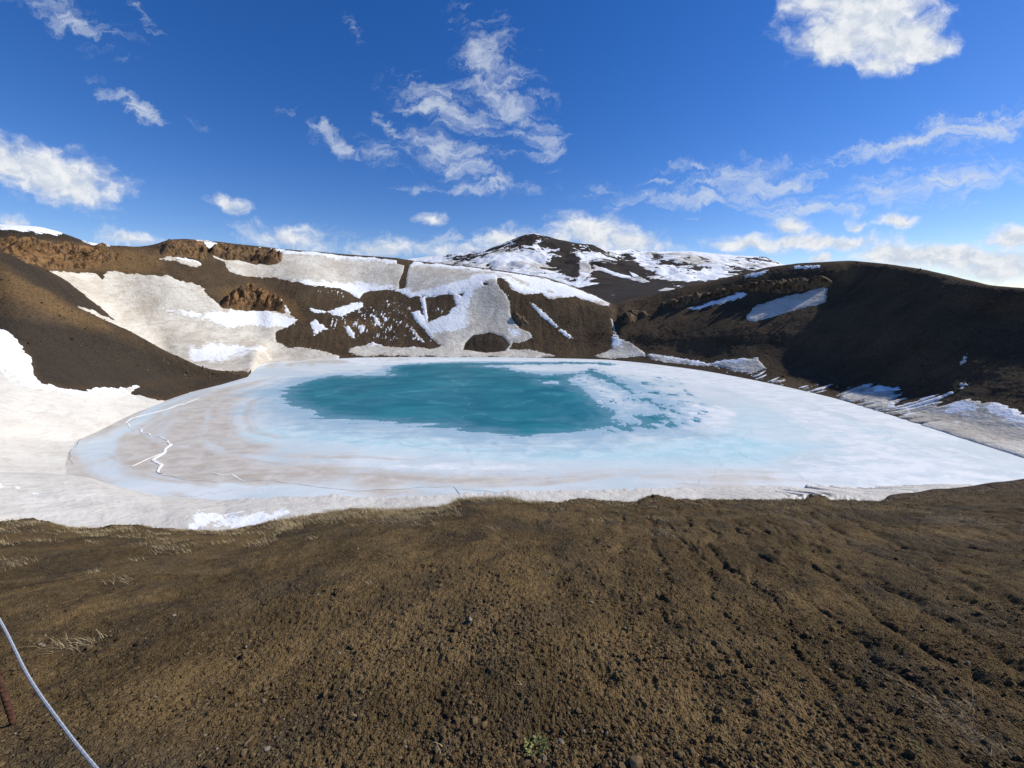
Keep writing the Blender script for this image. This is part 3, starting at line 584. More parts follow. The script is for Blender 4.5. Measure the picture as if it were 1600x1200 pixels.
floes = [[(893,590),(930,597),(985,622),(1010,640),(995,650),(1005,662),(975,663),(955,655),(960,645),(945,635),(920,615)], [(800,578),(850,587),(905,582),(935,575),(960,573),(930,568),(850,569),(790,570),(740,572),(790,575)], [(845,596),(872,596),(872,600),(850,600)],[(560,584),(620,586),(560,588)],[(1030,628),(1050,640),(1010,650),(990,640)],[(540,570),(612,572),(600,584),(540,588)]]
def wpoly(poly): return [tuple(lake_at(px, max(py, 556))[:2]) for px, py in poly]
def wsdf(poly, margin=400): return sdf_poly(IX, IY, wpoly(poly), margin)
ti = wsdf(teal)
bro = sdf_poly(ipx, ipy, [(880,560),(1060,570),(1140,640),(1090,690),(940,675),(880,620)], 60)
broken = sstep(bro, -25, 25)
nI = fbm(IX/26, IY/22, 6, 171, .6); nI2 = fbm(IX/5, IY/9, 5, 175, .7); nS = fbm(IX/34+.8*nI, IY/5, 5, 179, .65)
wsd = ti+(4+10*broken)*nI+(3+10*broken)*nI2+(1-broken)*8*nS
fl = np.max([wsdf(c, 60) for c in floes], 0)
wsd = np.minimum(wsd, -(fl+8*nI2+4*nI))
chan = wsdf([(925,575),(960,590),(1000,615),(1060,645),(1035,640),(990,618),(950,598),(905,582)], 60)
wsd = np.maximum(wsd, chan-2+13*nI2)
nF = fbm(IX/9+nI, IY/14, 6, 181, .72)
wsd = np.maximum(wsd, np.where(broken > .02, -16+62*broken*np.clip(nF, -.5, .6)-150*(1-broken), -500))
farness = sstep(IY, 235, 285)
soft_edge = 1-.6*farness-.35*broken
izh = np.clip(-wsd*.05, -.15, .12)+.03*nI2
lakepoly = np.array([lake_at(px, py)[:2] for px, py in [(128,700),(112,724),(150,772),(300,800),(600,805),(900,795),(1200,790),(1350,785),(1600,790),(1900,880),(1900,830),(1700,742),(1600,712),(1500,680),(1400,648),(1300,617),(1200,594),(1100,575),(1010,563),(950,557),(860,555),(700,553),(520,555),(440,557),(395,561),(375,575),(380,592),(300,609),(210,640)]])
inlake = sdf_poly(IX, IY, lakepoly, 60)
FI = grid_faces(len(q), len(AI))[:, ::-1]
kin = (inlake > -22).ravel()[FI].all(1)
def soft(poly, wd, nn=0): return np.clip(sdf_poly(ipx, ipy, poly, 80)/wd+.5, 0, 1)
ds = np.maximum(inlake, 0)                                  # metres in from the shore
band = fbm(ds/7+.9*fbm(IX/40, IY/40, 3, 191), (IX+IY)/140, 4, 193, .6)
leftw = 1-sstep(ipx, 240, 560); nearw = sstep(ipy, 700, 750)
beige = np.max([1.05*soft([(150,700),(195,664),(262,688),(330,705),(420,733),(480,752),(330,762),(255,752),(190,737),(150,716)], 26), .95*soft([(-200,660),(200,690),(330,700),(600,722),(900,738),(1150,752),(1300,785),(1100,850),(-200,850)], 44)*.62,
   .80*leftw*(1-sstep(ds, 30, 75)), .5*nearw*(1-sstep(ds, 18, 45))*(1-sstep(ipx, 1150, 1400)), .55*soft([(400,556),(640,560),(640,566),(480,572),(390,580)], 8)], 0)+.75*band+.35*fbm(IX/16, IY/30, 5, 195, .65)
moat = leftw*np.exp(-((ds-7)/5)**2)*(1-sstep(ipy, 690, 760))
beige = beige-.4*moat-.45*soft([(160,762),(300,756),(520,768),(700,780),(600,795),(250,790)], 14)-.35*soft([(108,690),(150,680),(180,700),(150,718),(190,748),(300,758),(210,765),(130,735)], 18)
cyan = np.max([.85*soft([(420,664),(600,676),(800,694),(980,694),(1150,668),(1290,700),(1200,735),(900,730),(600,708),(440,692)], 40), .55*soft([(300,690),(450,655),(460,690),(380,710)], 20), .5*soft([(1150,610),(1400,660),(1450,710),(1200,740),(1100,690)], 60), .5*moat], 0)+.4*band
white = np.max([.9*soft([(500,556),(700,563),(900,560),(1100,575),(1300,615),(1500,680),(1500,700),(1250,630),(1050,595),(900,568),(700,567),(560,572)], 14), .75*soft([(1000,650),(1080,630),(1180,640),(1130,668),(1020,666)], 25),
   .7*soft([(1150,600),(1300,640),(1450,680),(1800,800),(1300,785),(1200,740),(1300,700)], 70), .8*soft([(380,556),(520,558),(500,563),(400,572)], 7), .8*soft([(640,560),(1000,562),(1000,567),(640,566)], 4), .55*soft([(480,700),(700,720),(900,730),(700,745),(500,725)], 30)], 0)-.45*band+.25*fbm(IX/30, IY/8, 5, 197, .7)
wa = dict(edge=wsd.ravel(), soften=soft_edge.ravel(), beige=beige.ravel(), cyan=cyan.ravel(), white=white.ravel())
kw = kin & (wsd.ravel()[FI].max(1) > -1)
wo = submesh('water', IX.ravel(), IY.ravel(), IX.ravel()*0+.0, FI, kw, MAT['water'], wa); tag(wo, kind='structure')
ki = kin & (izh.ravel()[FI].max(1) > -.02)
io = submesh('lake_ice', IX.ravel(), IY.ravel(), izh.ravel(), FI, ki, MAT['ice'], wa); tag(io, kind='structure')
# pressure ridges and cracks in the ice
def make_plain(name, col, rough=.8, spec=.2, noise=None):
    m, t = material(name); P = t.new('ShaderNodeNewGeometry').outputs['Position']
    c = col
    if noise: c = t.mix(t.ramp(t.noise(P, noise[0], 4, .6), .35, .65), col, noise[1])
    finish(t, c, rough, spec=spec); return m
MAT['ridge'] = make_plain('ridge_snow', rgb(.80, .78, .72)); MAT['crack'] = make_plain('crack_water', rgb(.16, .15, .13), .4)
def ribbon(name, pts, wd, hh, mat, seed=0, zf=None):
    rs = random.Random(seed); V, Fc = [], []
    P = [lake_at(*p) for p in pts]; dense = []
    for a, b in zip(P[:-1], P[1:]):
        n = max(3, int(np.linalg.norm(b-a)/.8))
        for i in range(n): dense.append(a+(b-a)*i/n)
    dense.append(P[-1]); N = len(dense)
    for i, p in enumerate(dense):
        d = dense[min(i+1, N-1)]-dense[max(i-1, 0)]; d = d/np.linalg.norm(d); nrm = np.array([-d[1], d[0], 0])
        q_ = i*.13+seed*11; j = nrm*float(perlin(np.array([q_]), np.array([.3+seed]), 5)[0])*wd*1.3; ww = .7*wd*(.7+.9*abs(float(perlin(np.array([q_*1.7]), np.array([9.3+seed]), 6)[0])))*rs.uniform(.8, 1.15)*(.4+.6*math.sin(math.pi*(i+.5)/N)**.5)
        hv = .45*hh*rs.uniform(.7, 1.2)
        V += [p+j-nrm*ww/2+[0, 0, .05], p+j-nrm*ww*.2+[0, 0, .13+hv], p+j+nrm*ww*.25+[0, 0, .13+hv*.8], p+j+nrm*ww/2+[0, 0, .05]]
        if i: b = 4*(i-1); Fc += [[b+k, b+k+1, b+k+5, b+k+4] for k in range(3)]
    return npmesh(name, V, np.array(Fc)[:, ::-1], mat, smooth=False)
ridges = [([(310,623),(260,640),(205,654),(196,662)], .9, .25, 'long curved white pressure ridge following the left shore'), ([(196,660),(225,675),(258,690)], 1.1, .35, 'white pressure ridge linking the curved ridge to the fork in the ice'),
  ([(262,690),(282,698),(305,699)], .8, .2, 'thin white pressure ridge running right from the fork'), ([(260,690),(256,705),(248,722),(246,742)], 1.6, .5, 'thick white pressure ridge running down from the fork in the beige ice'),
  ([(253,707),(228,720),(206,729)], .9, .2, 'slanting white pressure ridge left of the thick one'), ([(328,738),(345,742),(362,741),(385,752)], .8, .15, 'short jagged white ridge right of the fork'),
  ([(1075,744),(1130,742),(1180,744),(1235,739),(1262,737)], .5, .06, 'long faint white ridge across the ice right of centre'), ([(1340,755),(1352,745),(1375,737),(1400,718),(1415,705)], .35, .03, 'faint white crack line on the ice near the right shore')]
for k, (pts, wd, hh, lab) in enumerate(ridges):
    tag(ribbon('pressure_ridge', pts, wd, hh, MAT['ridge'], k), lab, 'ice ridge', 'pressure ridges on the lake ice')
cracks = [([(130,678),(120,695),(110,708),(108,718),(111,728)], .45, 'dark curved crack at the left end of the lake ice'), ([(247,742),(290,750),(340,755)], .4, 'dark crack continuing below the thick white ridge'), ([(385,752),(430,752),(500,762),(560,768),(640,764),(705,760)], .4, 'long thin dark crack across the beige ice'),
  ([(708,760),(712,768),(722,778),(732,784)], .7, 'short dark crack ending at the grassy edge'), ([(716,765),(760,768),(800,775)], .45, 'dark crack running right from the short crack'), ([(440,777),(520,783),(580,789)], .4, 'dark crack across the white near ice, left of centre')]
for k, (pts, wd, lab) in enumerate(cracks):
    tag(ribbon('ice_crack', pts, wd, .0, MAT['crack'], 50+k), lab, 'ice crack', 'cracks in the lake ice')
# ------------------------------------------------------------------ the near ground
def make_soil():
    m, t = material('gravelly_soil'); P = t.new('ShaderNodeNewGeometry').outputs['Position']
    pt = t.attr('patch'); gy = t.attr('grey'); cav = t.attr('grit')
    n1 = t.noise(P, 1.3, 5, .6); n2 = t.noise(P, 14, 5, .65); n3 = t.noise(P, 60, 4, .7)
    vo = t.new('ShaderNodeTexVoronoi', {'Vector': t.vmath('ADD', P, t.vmath('MULTIPLY', t.noise(P, 30, 2, col=True), (.02, .02, .02))), 'Scale': 105, 'Randomness': 1.0})
    vc = t.new('ShaderNodeSeparateColor', {0: vo.outputs['Color']}).outputs[0]
    c = t.mix(t.ramp(n2, .3, .7), rgb(.074, .049, .021), rgb(.140, .092, .039))
    c = t.mix(t.math('MULTIPLY', pt, t.ramp(n2, .3, .6, .4, .9)), c, rgb(.215, .140, .060))
    c = t.mix(t.ramp(t.noise(P, .9, 6, .65, .8), .52, .66, 0, .6), c, rgb(.225, .150, .068)); c = t.mix(t.ramp(t.noise(t.vmath('ADD', P, (5, 3, 0)), 1.7, 6, .7, .8), .52, .68, 0, .65), c, rgb(.045, .036, .026))
    c = t.mix(t.math('MULTIPLY', gy, .6), c, rgb(.062, .052, .038))
    c = t.mix(t.ramp(vc, 0, 1, .32, 0), c, rgb(.022, .015, .009))
    c = t.mix(t.math('MULTIPLY', t.ramp(vc, .9, 1), .35), c, rgb(.24, .19, .13))
    h = t.math('ADD', t.math('MULTIPLY', vo.outputs['Distance'], -1.1), t.math('MULTIPLY', n3, .8))
    finish(t, c, .95, h, .012, .1, .9); return m
MAT['soil'] = make_soil()
AN = np.radians(np.arange(-78, 78.01, .11)); NN = len(AN)
cr_pts = [(-900,830,6.5),(-300,815,6.2),(0,814,6.0),(60,811,6.0),(110,824,6.1),(150,824,6.1),(180,819,6.2),(215,819,6.2),(240,826,6.2),(300,828,6.3),(350,829,6.3),(400,820,6.4),(430,813,6.4),(480,806,6.5),(520,799,6.5),(560,795,6.6),(600,797,6.6),(650,795,6.6),(700,791,6.7),(715,783,6.7),(740,780,6.7),(790,780,6.7),(830,786,6.7),(870,785,6.7),(900,780,6.8),
  (925,779,6.8),(960,783,6.8),(995,783,6.8),(1010,774,6.8),(1030,773,6.8),(1055,779,6.9),(1150,781,6.9),(1255,780,7.0),(1268,773,7.0),(1285,774,7.0),(1295,780,7.0),(1370,782,7.2),(1450,776,7.5),(1600,763,8.0),(1800,745,8.5),(2500,700,9)]
rc, zc = curve(cr_pts, AN)
rc = blur1(rc, 61)
_, zc = rc, np.interp(AN, *(lambda W_: (np.arctan2(W_[:, 0], W_[:, 1]), -(H-W_[:, 2])/np.hypot(W_[:, 0], W_[:, 1])))(np.array([at(*p) for p in cr_pts])))
zc = H+zc*rc; zs = blur1(zc, 221)
def near_base(r, rcr, zcr):
    """height from under the feet to the crest and over it"""
    z0 = H-1.5; t = r/rcr
    a = z0+(zcr-z0)*(.72*t+.28*t*t)
    return np.where(t <= 1, a, zcr-(r-rcr)*(.65+.25*np.clip((r-rcr)/2, 0, 1))-.3*(1-np.exp(-(r-rcr)/.4)))
tq = np.concatenate([np.linspace(.05, .14, 14)[:-1], .14/(1-np.linspace(0, 1, 760)*(1-.14)), np.linspace(1, 1.75, 60)[1:]])
Rn = tq[:, None]*rc[None, :]; Zn = near_base(Rn, rc[None], zs[None])+(zc-zs)[None]*np.exp(-((tq-1)/.09)**2)[:, None]
NX = Rn*np.sin(AN); NY = Rn*np.cos(AN)
def ground_detail(x, y):
    rt = sstep(x+.5*fbm(x, y, 2, 3), -.2, 2.6)
    u = (x*.28+y*.96); v = (x*.96-y*.28)
    fur = np.clip(ridged(u/1.5+.3*fbm(x/.5, y/.5, 3, 201), v/.34+.25*fbm(x/.3, y/.3, 2, 202), 3, 203)-.42, 0, 1)
    z = .075*fbm(x/1.1, y/1.1, 4, 205)+.030*fbm(x/.22, y/.22, 4, 207)+.010*np.abs(fbm(x/.05, y/.05, 3, 209, .6))*2
    return z-.075*rt*fur-.03*np.clip(fbm(x/.35, y/.3, 3, 213)-.38, 0, 1)*3, rt
det, rt = ground_detail(NX, NY)
edge = np.exp(-((tq-1)/.10)**2)[:, None]
cl = .012*fbm(NX/.03, NY/.03, 2, 221)*sstep(-Rn, -5, -2.5)
tuss = edge*(.05*np.clip(fbm(NX/.28, NY/.28, 4, 223), -.2, 1)+.03*fbm(NX/.07, NY/.07, 3, 225))
Zn = Zn+det*(1-.6*edge)+cl+tuss
spx, spy, _ = proj(NX, NY, Zn)
patch = np.clip(.15+2.2*fbm(NX/.9, NY/.9, 5, 231)+.35*(1-rt), 0, 1)
grey = np.clip(-.1+1.9*fbm(NX/.8, NY/.8, 4, 235)+.5*sstep(NX, 1, 6), 0, 1)
FN = grid_faces(len(tq), NN)[:, ::-1]
ground = npmesh('ground', np.stack([NX, NY, Zn], -1).reshape(-1, 3), FN, MAT['soil'], dict(patch=patch, grey=grey, grit=rt))
tag(ground, kind='structure')
def gz_at(x, y):
    a = np.arctan2(x, y); r = np.hypot(x, y)
    rcr = np.interp(a, AN, rc); zcr = np.interp(a, AN, zs); dcr = np.interp(a, AN, zc-zs)
    d, _ = ground_detail(x, y)
    e = np.exp(-((r/rcr-1)/.10)**2)
    return near_base(r, rcr, zcr)+d*(1-.6*e)+dcr*np.exp(-((r/rcr-1)/.09)**2)
def ground_pt(px, py):
    """where the ray of a photograph pixel meets the near ground"""
    for s in np.arange(.6, 9, .01):
        p = at(px, py, s)
        if p[2] < gz_at(np.array([p[0]]), np.array([p[1]]))[0]: return p
    return at(px, py, 6.5)
# flat ground behind and below the camera so that the bank goes on
tb = np.array([.25, 1.5, 4, 9]); ab = np.radians(np.arange(76, 285, 4))
BX = tb[:, None]*np.sin(ab); BY = tb[:, None]*np.cos(ab); BZ = np.full(BX.shape, H-1.56)+.03*fbm(BX, BY, 3, 5)-.45*(tb[:, None]/9)*np.clip(np.cos(ab), -.2, 1)
bo = npmesh('ground', np.stack([BX, BY, BZ], -1).reshape(-1, 3), grid_faces(len(tb), len(ab))[:, ::-1], MAT['soil'], dict(patch=BX*0+.3, grey=BX*0+.2, grit=BX*0)); tag(bo, kind='structure')
# ---- loose gravel
def ico():
    p = (1+5**.5)/2
    v = np.array([(-1,p,0),(1,p,0),(-1,-p,0),(1,-p,0),(0,-1,p),(0,1,p),(0,-1,-p),(0,1,-p),(p,0,-1),(p,0,1),(-p,0,-1),(-p,0,1)])/math.sqrt(1+p*p)
    f = np.array([(0,11,5),(0,5,1),(0,1,7),(0,7,10),(0,10,11),(1,5,9),(5,11,4),(11,10,2),(10,7,6),(7,1,8),(3,9,4),(3,4,2),(3,2,6),(3,6,8),(3,8,9),(4,9,5),(2,4,11),(6,2,10),(8,6,7),(9,8,1)])
    return v, f
def stones(n, seed, smin, smax, power, rmax=1.0):
    rs = np.random.RandomState(seed)
    a = rs.uniform(AN[40], AN[-40], n); t = .14/(1-rs.uniform(0, 1, n)*(1-.14)); r = t*np.interp(a, AN, rc)*rmax
    x, y = r*np.sin(a), r*np.cos(a); z = gz_at(x, y)
    clump = np.clip(fbm(x/.5, y/.5, 3, 241)*2.2-.1, -.8, .9)
    size = smin*(1-rs.uniform(0, 1, n)*(1-(smin/smax)**power))**(-1/power)*(1+.6*clump)
    drop = (clump < -.25) & (rs.uniform(0, 1, n) < .75)|((x < .2) & (rs.uniform(0, 1, n) < .4)); kp_ = ~drop; x, y, z, size = x[kp_], y[kp_], z[kp_], size[kp_]; n = len(x)
    v, f = ico(); V = v[None]*(1+rs.uniform(-.28, .28, (n, 12, 1)))
    V = V*rs.uniform(.55, 1.0, (n, 1, 3))*size[:, None, None]
    th = rs.uniform(0, 2*np.pi, n); c, s = np.cos(th)[:, None], np.sin(th)[:, None]
    Vx = V[..., 0]*c-V[..., 1]*s+x[:, None]; Vy = V[..., 0]*s+V[..., 1]*c+y[:, None]; Vz = V[..., 2]*.75+(z+size*.25)[:, None]
    Fc = (f[None]+(np.arange(n)*12)[:, None, None]).reshape(-1, 3)
    colr = np.repeat(rs.uniform(0, 1, n), 12)
    return np.stack([Vx, Vy, Vz], -1).reshape(-1, 3), Fc, colr
def make_gravel():
    m, t = material('gravel'); P = t.new('ShaderNodeNewGeometry').outputs['Position']
    k = t.attr('shade'); n = t.noise(P, 90, 3, .6)
    c = t.mix(t.ramp(k, 0, .5), rgb(.046, .031, .016), rgb(.118, .077, .035))
    c = t.mix(t.ramp(k, .5, .93), c, rgb(.172, .118, .058))
    c = t.mix(t.ramp(k, .972, .99), c, rgb(.26, .22, .165))
    c = t.mix(t.ramp(n, .35, .65, .35, 0), c, rgb(.02, .014, .009))
    finish(t, c, .95, n, .003, .1, .6); return m
MAT['gravel'] = make_gravel()
def rubble(x, y, z, size, seed):
    rs = np.random.RandomState(seed); v, f = ico(); n = len(x)
    V = v[None]*(1+rs.uniform(-.3, .3, (n, 12, 1)))*rs.uniform(.6, 1.1, (n, 1, 3))*size[:, None, None]
    V = V+np.stack([x, y, z+size*.15], -1)[:, None]
    return V.reshape(-1, 3), (f[None]+(np.arange(n)*12)[:, None, None]).reshape(-1, 3), np.repeat(np.clip(rs.uniform(0, 1, n), 0, .96), 12)
V1, F1, C1 = rubble(*RUB, 19)
tag(npmesh('rubble', V1, F1, MAT['gravel'], dict(shade=C1), smooth=False), 'loose brown blocks and stones strewn over the bare crater walls', 'rubble', kind='stuff')
V1, F1, C1 = stones(60000, 5, .0034, .020, 2.5)
go = npmesh('gravel', V1, F1, MAT['gravel'], dict(shade=C1), smooth=False)
tag(go, 'loose brown volcanic gravel scattered over the near slope', 'gravel', kind='stuff')
# ---- grass
def make_grass(name, a, b):
    m, t = material(name); k = t.attr('shade')
    finish(t, t.mix(t.ramp(k, -.45, 0), rgb(.085, .058, .030), t.mix(k, a, b)), .8, spec=.15); return m
MAT['dry'] = make_grass('dry_grass', rgb(.17, .120, .060), rgb(.48, .385, .22))
MAT['green'] = make_grass('green_leaf', rgb(.075, .080, .025), rgb(.24, .24, .08))
def blades(x, y, n_per, spread, length, lean, seed, wd=.0016, wind=(-.3, .1), flat=0.0):
    rs = np.random.RandomState(seed); V, Fc, Cc = [], [], []; N = len(x)*n_per
    X0 = np.repeat(x, n_per)+rs.normal(0, 1, N)*np.repeat(spread, n_per); Y0 = np.repeat(y, n_per)+rs.normal(0, 1, N)*np.repeat(spread, n_per)*.7
    Z0 = gz_at(X0, Y0)-.004
    L = np.repeat(length, n_per)*rs.uniform(.45, 1.2, N); th = rs.uniform(0, 2*np.pi, N)
    ln = lean*rs.uniform(.3, 1.2, N); dxn = np.cos(th)*ln+wind[0]; dyn = np.sin(th)*ln+wind[1]
    sx, sy = -np.sin(th)*wd, np.cos(th)*wd
    pts = []
    for k, tt in enumerate((0, .4, .75, 1.0)):
        up = (1-flat)*L*(tt-.35*tt*tt*np.clip(ln, 0, 1.4)); ww = (1-tt)*.9+.1
        cx = X0+dxn*L*tt*tt*.8+dxn*L*tt*.2; cy = Y0+dyn*L*tt*tt*.8+dyn*L*tt*.2; cz = Z0+up+.004
        pts += [np.stack([cx-sx*ww, cy-sy*ww, cz], -1), np.stack([cx+sx*ww, cy+sy*ww, cz], -1)]
    V = np.stack(pts, 1).reshape(-1, 3); b = (np.arange(N)*8)[:, None]
    Fc = np.concatenate([b+np.array([[2*k, 2*k+1, 2*k+3, 2*k+2]]) for k in range(3)])
    return V, Fc, np.repeat(rs.uniform(0, 1, N), 8)
# crest turf: one mass nobody could count
rs = np.random.RandomState(3)
cx, cy, sp_, le = [], [], [], []
def along(px0, px1, n, back, ln, spd):
    for _ in range(n):
        px = rs.uniform(px0, px1); a = azw(px, 800); r = np.interp(a, AN, rc)*(1-abs(rs.normal(0, back)))
        cx.append(r*math.sin(a)); cy.append(r*math.cos(a)); sp_.append(spd); le.append(ln)
along(-100, 420, 150, .12, .05, .05); along(420, 720, 260, .09, .07, .06); along(700, 850, 110, .03, .075, .05); along(850, 1250, 130, .08, .05, .05); along(1200, 1700, 190, .14, .05, .06)
along(0, 1600, 90, .02, .05, .05)
V, Fc, Cc = blades(np.array(cx), np.array(cy), 26, np.array(sp_), np.array(le), .9, 11, .0024, (-.5, 0))
tag(npmesh('turf', V, Fc, MAT['dry'], dict(shade=Cc)), 'thin dry straw coloured turf along the edge of the near slope', 'dry grass', kind='stuff')
tufts = [(190,905,.055,.05,60,'dry','pale star shaped grass tuft on bare gravel, left side'),(122,1012,.075,.075,110,'dry','flattened dry grass tuft near the rope'),(410,850,.10,.10,120,'dry','loose dry tuft just below the dip in the crest, left of centre'),
  (265,858,.12,.07,120,'dry','wide low straw tuft near the crest, left side'),(640,812,.22,.07,260,'dry','broad yellow grass hummock on the crest, left of centre'),(760,783,.16,.06,160,'dry','dry grass cap on the round crest knoll in the centre'),
  (955,815,.12,.07,90,'dry','pale arching tuft just below the crest, right of the knoll'),(1035,835,.10,.08,60,'dry','curled dry tuft lower down, right of the knoll'),(1045,812,.10,.06,60,'dry','small straw tuft below the dark clod on the crest'),
  (770,828,.05,.05,30,'dry','tiny curved grass wisp below the centre knoll'),(857,898,.03,.035,30,'dry','small yellow sprig in the middle of the slope'),(578,912,.02,.03,24,'dry','lone pale sprig on the bare slope, left of centre'),
  (20,880,.10,.06,110,'dry','yellowish moss like tuft at the left edge'),(1255,815,.14,.05,80,'dry','low brownish tuft near the crest on the right'),(1500,815,.2,.05,110,'dry','wide flattened grass strip near the crest, far right'),
  (823,1072,.015,.03,12,'dry','tiny pale sprout low in the middle'),(1104,1070,.012,.02,12,'dry','minute white sprout left of the furrows'),(1490,1125,.06,.10,40,'dry','long thin grass stalks in the lower right corner'),(1475,1105,.05,.07,40,'dry','grey green tuft with stalks, lower right'),
  (1540,1165,.05,.05,50,'dry','bushy pale tuft at the lower right corner'),(1430,1170,.02,.04,20,'green','small green sprout at the lower right'),(700,1170,.02,.04,14,'dry','broken pale twig like sprig at the bottom centre'),(560,1120,.02,.03,10,'dry','single bent pale stalk at the bottom, left of centre')]
for k, (px, py, sp, ln, n, kind, lab) in enumerate(tufts):
    p = ground_pt(px, py)
    V, Fc, Cc = blades(np.array([p[0]]), np.array([p[1]]), n, np.array([sp]), np.array([ln]), 1.1, 40+k, .0017 if py > 850 else .0024, (-.25, -.1))
    # matted base of the tuft lying on the soil
    rg = 10; th_ = np.linspace(0, 2*np.pi, 25)[:-1]; rr_ = np.linspace(0, 1, rg)[:, None]*np.maximum(.012, sp*(2.4 if sp > .15 else 1.6))*(1+.35*perlin(np.cos(th_)*1.5+k*3, np.sin(th_)*1.5, k))[None]
    mx_ = p[0]+rr_*np.cos(th_); my_ = p[1]+rr_*np.sin(th_)*.7; mz_ = gz_at(mx_, my_)+.007*(1-np.linspace(0, 1, rg)[:, None]**2)+.004*perlin(mx_/.012, my_/.012, 5)-.002
    i_ = np.arange(rg*24).reshape(rg, 24); j_ = np.roll(i_, -1, 1)
    fb = np.stack([i_[:-1], i_[1:], j_[1:], j_[:-1]], -1).reshape(-1, 4)+len(V)
    V = np.concatenate([V, np.stack([mx_, my_, mz_], -1).reshape(-1, 3)]); Fc = np.concatenate([Fc, fb]); Cc = np.concatenate([Cc, np.full(rg*24, -.45)])
    tag(npmesh('grass_tuft', V, Fc, MAT[kind], dict(shade=Cc)), lab, 'grass tuft', 'grass tufts on the near slope')
def leafy(px, py, sp, n, seed, lab):
    p = ground_pt(px, py); rs = np.random.RandomState(seed); V, Fc, Cc = [], [], []
    for i in range(n):
        a = rs.uniform(0, 2*math.pi); r = sp*math.sqrt(rs.uniform()); b = p+np.array([r*math.cos(a), r*math.sin(a), 0]); b[2] = gz_at(b[:1], b[1:2])[0]+rs.uniform(.0, .035)
        d = np.array([math.cos(a+rs.normal(0, .8)), math.sin(a+rs.normal(0, .8)), rs.uniform(.1, .8)]); d /= np.linalg.norm(d); L = rs.uniform(.008, .018)
        sd_ = np.cross(d, [0, 0, 1]); sd_ = sd_/np.linalg.norm(sd_)*L*.35; k = len(V); c = rs.uniform()
        V += [b, b+d*L*.5+sd_, b+d*L, b+d*L*.5-sd_]; Fc.append([k, k+1, k+2, k+3]); Cc += [c]*4
    tag(npmesh('leafy_plant', V, Fc, MAT['green'], dict(shade=Cc)), lab, 'plant')
leafy(838, 1172, .045, 150, 5, 'small yellow green leafy plant at the bottom of the slope, centre')
# leafy(1535, 1160, .035, 90, 6, 'tiny pale green plant at the foot of the bushy tuft, lower right')
# ---- larger clods and stones that cast their own shadows
cl_spec = [(248,905,.018,'dark clod on the left of the slope, right of the star shaped tuft'),(262,1010,.030,'flat dark clod in the left middle of the slope'),(676,885,.028,'jagged black clod below the crest, left of centre knoll'),(612,870,.02,'small dark clod left of the jagged black one'),(1040,932,.028,'round dark lump right of centre'),(858,935,.024,'dark lump in the centre of the slope'),
  (1268,776,.05,'dark turf clod standing on the right crest'),(1022,777,.06,'dark turf clod standing on the crest right of the knoll'),(68,1010,.012,'small tan stone beside the flattened tuft'),(272,962,.012,'small tan stone between the two left clods'),(125,1120,.008,'tiny white pebble right of the rope'),(840,962,.007,'tiny white pebble below the yellow sprig'),(320,1150,.008,'bright pebble at the bottom left')]
v0, f0 = ico()
def stone(px, py, size, lab, seed):
    import bmesh
    p = ground_pt(px, py); bm = bmesh.new(); bmesh.ops.create_icosphere(bm, subdivisions=3, radius=1)
    for vv in bm.verts:
        c = vv.co; k = 1+.35*float(perlin(np.array([c.x*1.6+seed]), np.array([c.y*1.6+c.z*2.1]), seed)[0])+.15*float(perlin(np.array([c.x*5+seed]), np.array([c.y*5+c.z*4]), seed)[0])
        vv.co = Vector((c.x*k*size, c.y*k*size*.8, c.z*k*size*.55))
    me = D.meshes.new('stone'); bm.to_mesh(me); bm.free()
    a_ = me.attributes.new('shade', 'FLOAT', 'POINT'); sh = 1.0 if size < .013 else .25
    a_.data.foreach_set('value', np.full(len(me.vertices), sh, np.float32))
    me.materials.append(MAT['gravel']); o = link(D.objects.new('clod' if size > .013 else 'pebble', me)); o.location = (p[0], p[1], p[2]+size*.2); o.rotation_euler = (0, 0, seed)
    tag(o, lab, 'clod' if size > .013 else 'pebble', 'clods and pebbles lying on the near slope')
for k, (px, py, sz, lab) in enumerate(cl_spec): stone(px, py, sz, lab, k+1)
# ------------------------------------------------------------------ rope and its iron post
def tube(path, rad, ns=10, closed_caps=True, radf=None):
    V, Fc = [], []; P = np.array(path); N = len(P)
    up = np.array([0, 0, 1.0])
    for i in range(N):
        d = P[min(i+1, N-1)]-P[max(i-1, 0)]; d = d/np.linalg.norm(d)
        a = np.cross(d, up if abs(d[2]) < .95 else np.array([1.0, 0, 0])); a /= np.linalg.norm(a); b = np.cross(d, a)
        for k in range(ns):
            th = 2*math.pi*k/ns; r = rad if radf is None else radf(i, th)
            V.append(P[i]+(a*math.cos(th)+b*math.sin(th))*r)
        if i: Fc += [[(i-1)*ns+k, (i-1)*ns+(k+1) % ns, i*ns+(k+1) % ns, i*ns+k] for k in range(ns)]
    return V, np.array(Fc)[:, ::-1]
MAT['rust'] = make_plain('rusty_iron', rgb(.050, .024, .016), .85, .2, (60, rgb(.115, .052, .030)))
m, t = material('braided_rope'); uvn = t.attr('strand')
c = t.mix(t.ramp(uvn, .35, .6), rgb(.16, .16, .19), rgb(.50, .53, .55)); finish(t, c, .7, uvn, .002, .3, .8); MAT['rope'] = m
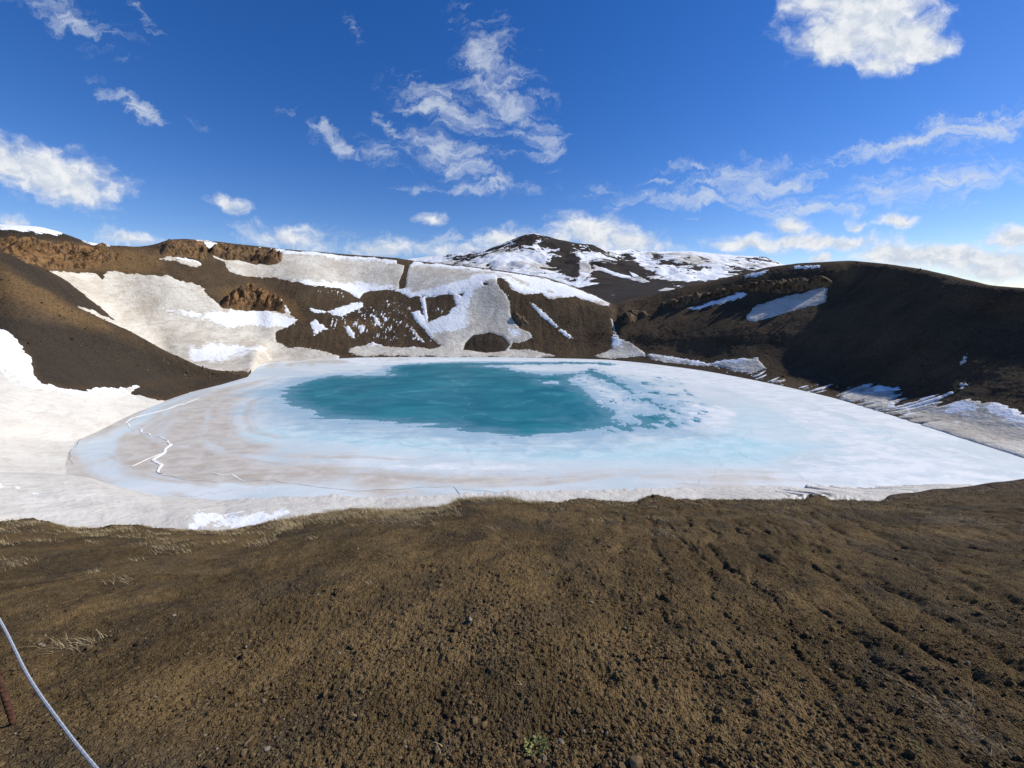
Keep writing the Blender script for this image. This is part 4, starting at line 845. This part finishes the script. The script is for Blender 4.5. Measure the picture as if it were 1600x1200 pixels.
pb = ground_pt(22, 1133); ptop = pb.copy()
while proj(*ptop)[1] > 868: ptop[2] += .005
hp = float(ptop[2]-pb[2]); sp0 = float(proj(*ptop)[2])
post = D.objects.new('rope_post', None); link(post); post.location = pb
tag(post, 'rusty ribbed iron rod stuck in the gravel at the lower left', 'post')
N = 150; path = [np.array([0, 0, -.05])+np.array([0, 0, hp+.05])*i/N for i in range(N+1)]
V, Fc = tube(path, .0125, 12, radf=lambda i, th: .0095+(.0022 if (i+int(round(th*1.2))) % 4 < 2 else 0))
npmesh('rod', V, Fc, MAT['rust'], parent=post)
V, Fc = tube([np.array([.03*math.cos(a)+.0, 0, .03*math.sin(a)+hp+.02]) for a in np.linspace(0, 2*math.pi, 25)], .006, 8)
npmesh('eyelet', V, Fc, MAT['rust'], parent=post)
rp_ = [ptop+np.array([0, 0, .02]), at(0, 970, sp0-.16), at(44, 1056, sp0-.30), at(94, 1129, sp0-.42), at(152, 1202, sp0-.53), at(225, 1280, sp0-.62), at(330, 1370, sp0-.70)]
RP = np.array(rp_); tt = np.linspace(0, len(RP)-1, 1100); path = []
for v in tt:
    i = min(int(v), len(RP)-2); f = v-i
    p0, p1, p2, p3 = RP[max(i-1, 0)], RP[i], RP[i+1], RP[min(i+2, len(RP)-1)]
    path.append(.5*((2*p1)+(-p0+p2)*f+(2*p0-5*p1+4*p2-p3)*f*f+(-p0+3*p1-3*p2+p3)*f**3))
path = np.array(path); Ls = np.concatenate([[0], np.cumsum(np.linalg.norm(np.diff(path, axis=0), axis=1))])
ns = 16
V, Fc = tube(path, .0050, ns, radf=lambda i, th: .0038+.0005*math.sin(Ls[i]*620+th*3)*math.sin(Ls[i]*620-th*3))
st = np.array([.5+.5*math.sin(Ls[i]*480+2*math.pi*k/ns*3)*math.sin(Ls[i]*480-2*math.pi*k/ns*3) for i in range(len(path)) for k in range(ns)])
ro = npmesh('rope', V, Fc, MAT['rope'], dict(strand=st))
tag(ro, 'pale braided rope slung from the rusty rod towards the lower left corner', 'rope')
